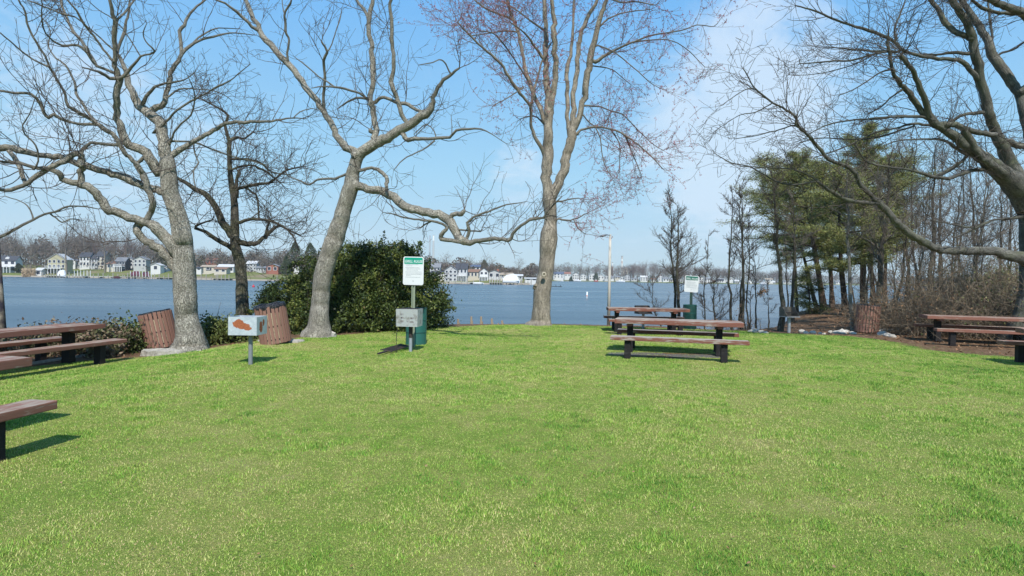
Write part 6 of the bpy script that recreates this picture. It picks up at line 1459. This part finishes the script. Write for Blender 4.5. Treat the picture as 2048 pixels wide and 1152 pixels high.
    boat(228, 240, 246, .0, (.1, .03, .04), (.1, .05, .05), 'small dark boat low in the water below the dark porch house', cov=True, ch=.5, hh=.6)
    boat(1006, 1040, 228, .7, wt, wt, 'large white shrink-wrapped boat on a lift left of the maple', cov=True, ch=2.7, hh=1.0)
    boat(946, 968, 228, .0, wt, wt, 'small flat white boat tied in front of the brown-roofed house', cov=True, ch=.3, hh=.5)
    boat(1147, 1162, 628, 0, wt, wt, 'white boat moored below the three-level white house', hh=1.4, ch=1.3); boat(1232, 1250, 612, 0, wt, wt, 'white boat at the distant shore right of the lamp post', hh=1.4, ch=1.3)
    boat(1188, 1196, 612, 0, (.5, .12, .08), wt, 'little red-hulled boat below the widest white house', hh=1.2, ch=1); boat(1520, 1534, 590, 0, wt, wt, 'white boat at the distant marina', hh=1.5, ch=1.4); boat(1478, 1490, 585, 0, wt, wt, 'white boat behind the four dark stems', hh=1.4, ch=1.3)
    # reeds, sheds, small things on the shore
    nr2 = np.random.RandomState(4); n = 2600; px = 44 + nr2.rand(n) * 27; D = 254.5 + nr2.rand(n) * 6; pts = np.array([P(a, 560, d) for a, d in zip(px, D)]); pts[:, 2] = WZ + nr2.rand(n) * 3.4
    o = leaves(pts, .7, .09, colmat('dry_reed', (.45, .34, .22)), 'reeds', None, nr2, up=4); tag(o, 'tan patch of tall dry reeds at the far waterline left of the white cube shed', 'reeds', kind='stuff')
    h(71, 82, 536, 551, 256, 'white', 'light', False, 'white boxy boathouse at the water left of the olive house', 1, 1, name='boathouse', cat='boathouse', group=None)
    # small dark floating raft and channel marker
    c = P(1173.5, 591, 78); t = empty('channel_marker', (c[0], c[1], WZ), 0, 'slim white channel marker buoy standing in the open water', 'buoy')
    bm = bmesh.new(); cyl(bm, (0, 0, -.3), (.05, 0, P(1173.5, 583.5, 78)[2] - WZ), .13, .10, 14); bm_obj('float', bm, M_['white'], t, smooth=True)
    bm = bmesh.new(); cyl(bm, (.02, 0, .38), (.03, 0, .48), .135, n=14); bm_obj('band', bm, colmat('marker_orange', (.6, .16, .06)), t)
    c = P(507, 574, 120); t = empty('mooring_buoy', (c[0], c[1], WZ), 0, 'small red mooring buoy on the water left of the holly', 'buoy')
    bm = bmesh.new(); bmesh.ops.create_uvsphere(bm, u_segments=12, v_segments=8, radius=.28, matrix=Matrix.Translation((0, 0, .12))); bm_obj('float', bm, colmat('buoy_red', (.55, .05, .07)), t, smooth=True)
    bm = bmesh.new(); cyl(bm, (0, 0, .35), (0, 0, .62), .05, n=8); bm_obj('handle', bm, colmat('buoy_red', (.55, .05, .07)), t)
    c = P(1112, 568, 190); t = empty('swim_raft', (c[0], c[1], WZ), 0, 'low dark floating platform on the water just right of the maple trunk', 'raft')
    bm = bmesh.new(); box(bm, (0, 0, .05), (3.8, 1.6, .22)); bm_obj('deck', bm, M_['leg'], t, .03)
    for i in range(3):
        bm = bmesh.new(); cyl(bm, (-1.5 + i * 1.5, 0, .15), (-1.5 + i * 1.5, 0, .62), .09, n=8); bm_obj('post', bm, M_['leg'], t)

# ------------------------------------------------------------------ sky, sun, render
SUN_EL = 49.0; SH = (-.09, .855)      # shadow run on the ground per metre of height
def build_light():
    az = math.atan2(-SH[0], -SH[1])    # direction towards the sun: (sin az, cos az)
    w = bpy.data.worlds.new("World"); scene.world = w; w.use_nodes = True; nt = w.node_tree
    bg = nt.nodes['Background']; bg.inputs['Strength'].default_value = .115
    sky = nt.nodes.new('ShaderNodeTexSky'); sky.sky_type = 'NISHITA'; sky.sun_disc = False
    sky.sun_elevation = R(SUN_EL); sky.sun_rotation = az; sky.air_density = 1.0; sky.dust_density = .3; sky.ozone_density = 1.6; sky.altitude = 0
    g = N(type('o', (), {'node_tree': nt})())
    gen = g.new('ShaderNodeTexCoord').outputs['Generated']; sx = g.new('ShaderNodeSeparateXYZ'); g.ln(gen, sx.inputs[0])
    # thin high cloud: noise on the dome, stretched towards the horizon
    zc = g.math('MAXIMUM', sx.outputs[2], .02); den = g.math('ADD', zc, .22)
    cx = g.math('DIVIDE', sx.outputs[0], den); cy = g.math('DIVIDE', sx.outputs[1], den)
    cv = g.new('ShaderNodeCombineXYZ'); g.ln(cx, cv.inputs[0]); g.ln(cy, cv.inputs[1])
    n1 = g.noise(cv.outputs[0], 1.25, 7, .58, .5); n2 = g.noise(cv.outputs[0], 5.5, 7, .68, 1.0)
    def bank(x, y, z, rad, amt):
        v = Vector((x, y, z)).normalized(); d = g.new('ShaderNodeVectorMath', operation='DOT_PRODUCT'); g.ln(gen, d.inputs[0]); d.inputs[1].default_value = v
        return g.rng(d.outputs['Value'], math.cos(R(rad)), 1.0, 0, amt, True)
    def dirp(px, py): q = P(px, py, 1.0) - CAM; return tuple(q)
    b = bank(*dirp(1480, 170), 12, .20)
    for px, py, rad, amt in [(1420, 300, 11, .17), (1570, 70, 9, .16), (1340, 420, 11, .09), (20, 160, 13, .13), (240, 300, 11, .14), (1050, 350, 5, .20), (500, 240, 6, .06), (1560, 420, 10, .10)]:
        b = g.math('ADD', b, bank(*dirp(px, py), rad, amt))
    f = g.math('ADD', g.math('ADD', g.math('MULTIPLY', n1, .56), g.math('MULTIPLY', n2, .46)), b)
    cl = g.math('MULTIPLY', g.rng(f, .58, .88, 0, 1, True), .7)
    air = g.ramp(sx.outputs[2], [(0.0, (.433, .62, .75)), (.05, (.43, .63, .79)), (.17, (.35, .68, .92)), (.45, (.155, .50, 1.0)), (1.0, (.10, .38, .85))])   # colour of the air by height above the horizon
    hs = g.new('ShaderNodeHueSaturation'); hs.inputs['Saturation'].default_value = 1.18; hs.inputs['Value'].default_value = 1.15; g.ln(sky.outputs[0], hs.inputs['Color'])
    am = g.new('ShaderNodeVectorMath', operation='SCALE'); g.ln(air, am.inputs[0]); am.inputs['Scale'].default_value = 6.13
    c = g.mix(.88, hs.outputs[0], am.outputs[0]); c = g.mix(cl, c, (4.9, 5.65, 6.5))
    g.ln(c, bg.inputs['Color'])
    s = bpy.data.lights.new('sun', 'SUN'); s.energy = 4.0; s.angle = R(.55); s.color = (1.0, .955, .88)
    o = bpy.data.objects.new('sun', s); COL.objects.link(o)
    d = Vector((SH[0], SH[1], -1.0)).normalized(); o.rotation_euler = d.to_track_quat('-Z', 'Y').to_euler(); o.location = (5, -10, 30)
    vs = scene.view_settings; vs.view_transform = 'Standard'; vs.look = 'None'; vs.gamma = 1; vs.exposure = .45
    scene.render.engine = 'CYCLES'; c = scene.cycles; c.max_bounces = 6; c.diffuse_bounces = 3; c.glossy_bounces = 3; c.transparent_max_bounces = 8; c.volume_bounces = 1
    c.use_denoising = True; c.caustics_reflective = False; c.caustics_refractive = False
    try: c.denoiser = 'OPENIMAGEDENOISE'
    except Exception: pass

def build_haze():
    bm = bmesh.new(); box(bm, (0, 1500, 119), (9000, 3700, 250))
    m = bpy.data.materials.new('haze'); m.use_nodes = True; nt = m.node_tree; nt.nodes.remove(nt.nodes['Principled BSDF'])
    v = nt.nodes.new('ShaderNodeVolumePrincipled'); v.inputs['Color'].default_value = (.86, .93, 1, 1); v.inputs['Density'].default_value = .00018
    nt.links.new(v.outputs[0], nt.nodes['Material Output'].inputs['Volume'])
    tag(bm_obj('haze', bm, m, None), 'thin pale haze over the water and the far shore', 'haze', kind='stuff')

import time
_t = time.time()
for fn in (build_ground, build_grass, build_litter, build_water, build_far_shore, big_trees, build_furniture, build_bushes, build_point_trees, build_far, build_haze, build_light):
    fn(); print(fn.__name__, round(time.time() - _t, 1), flush=True)
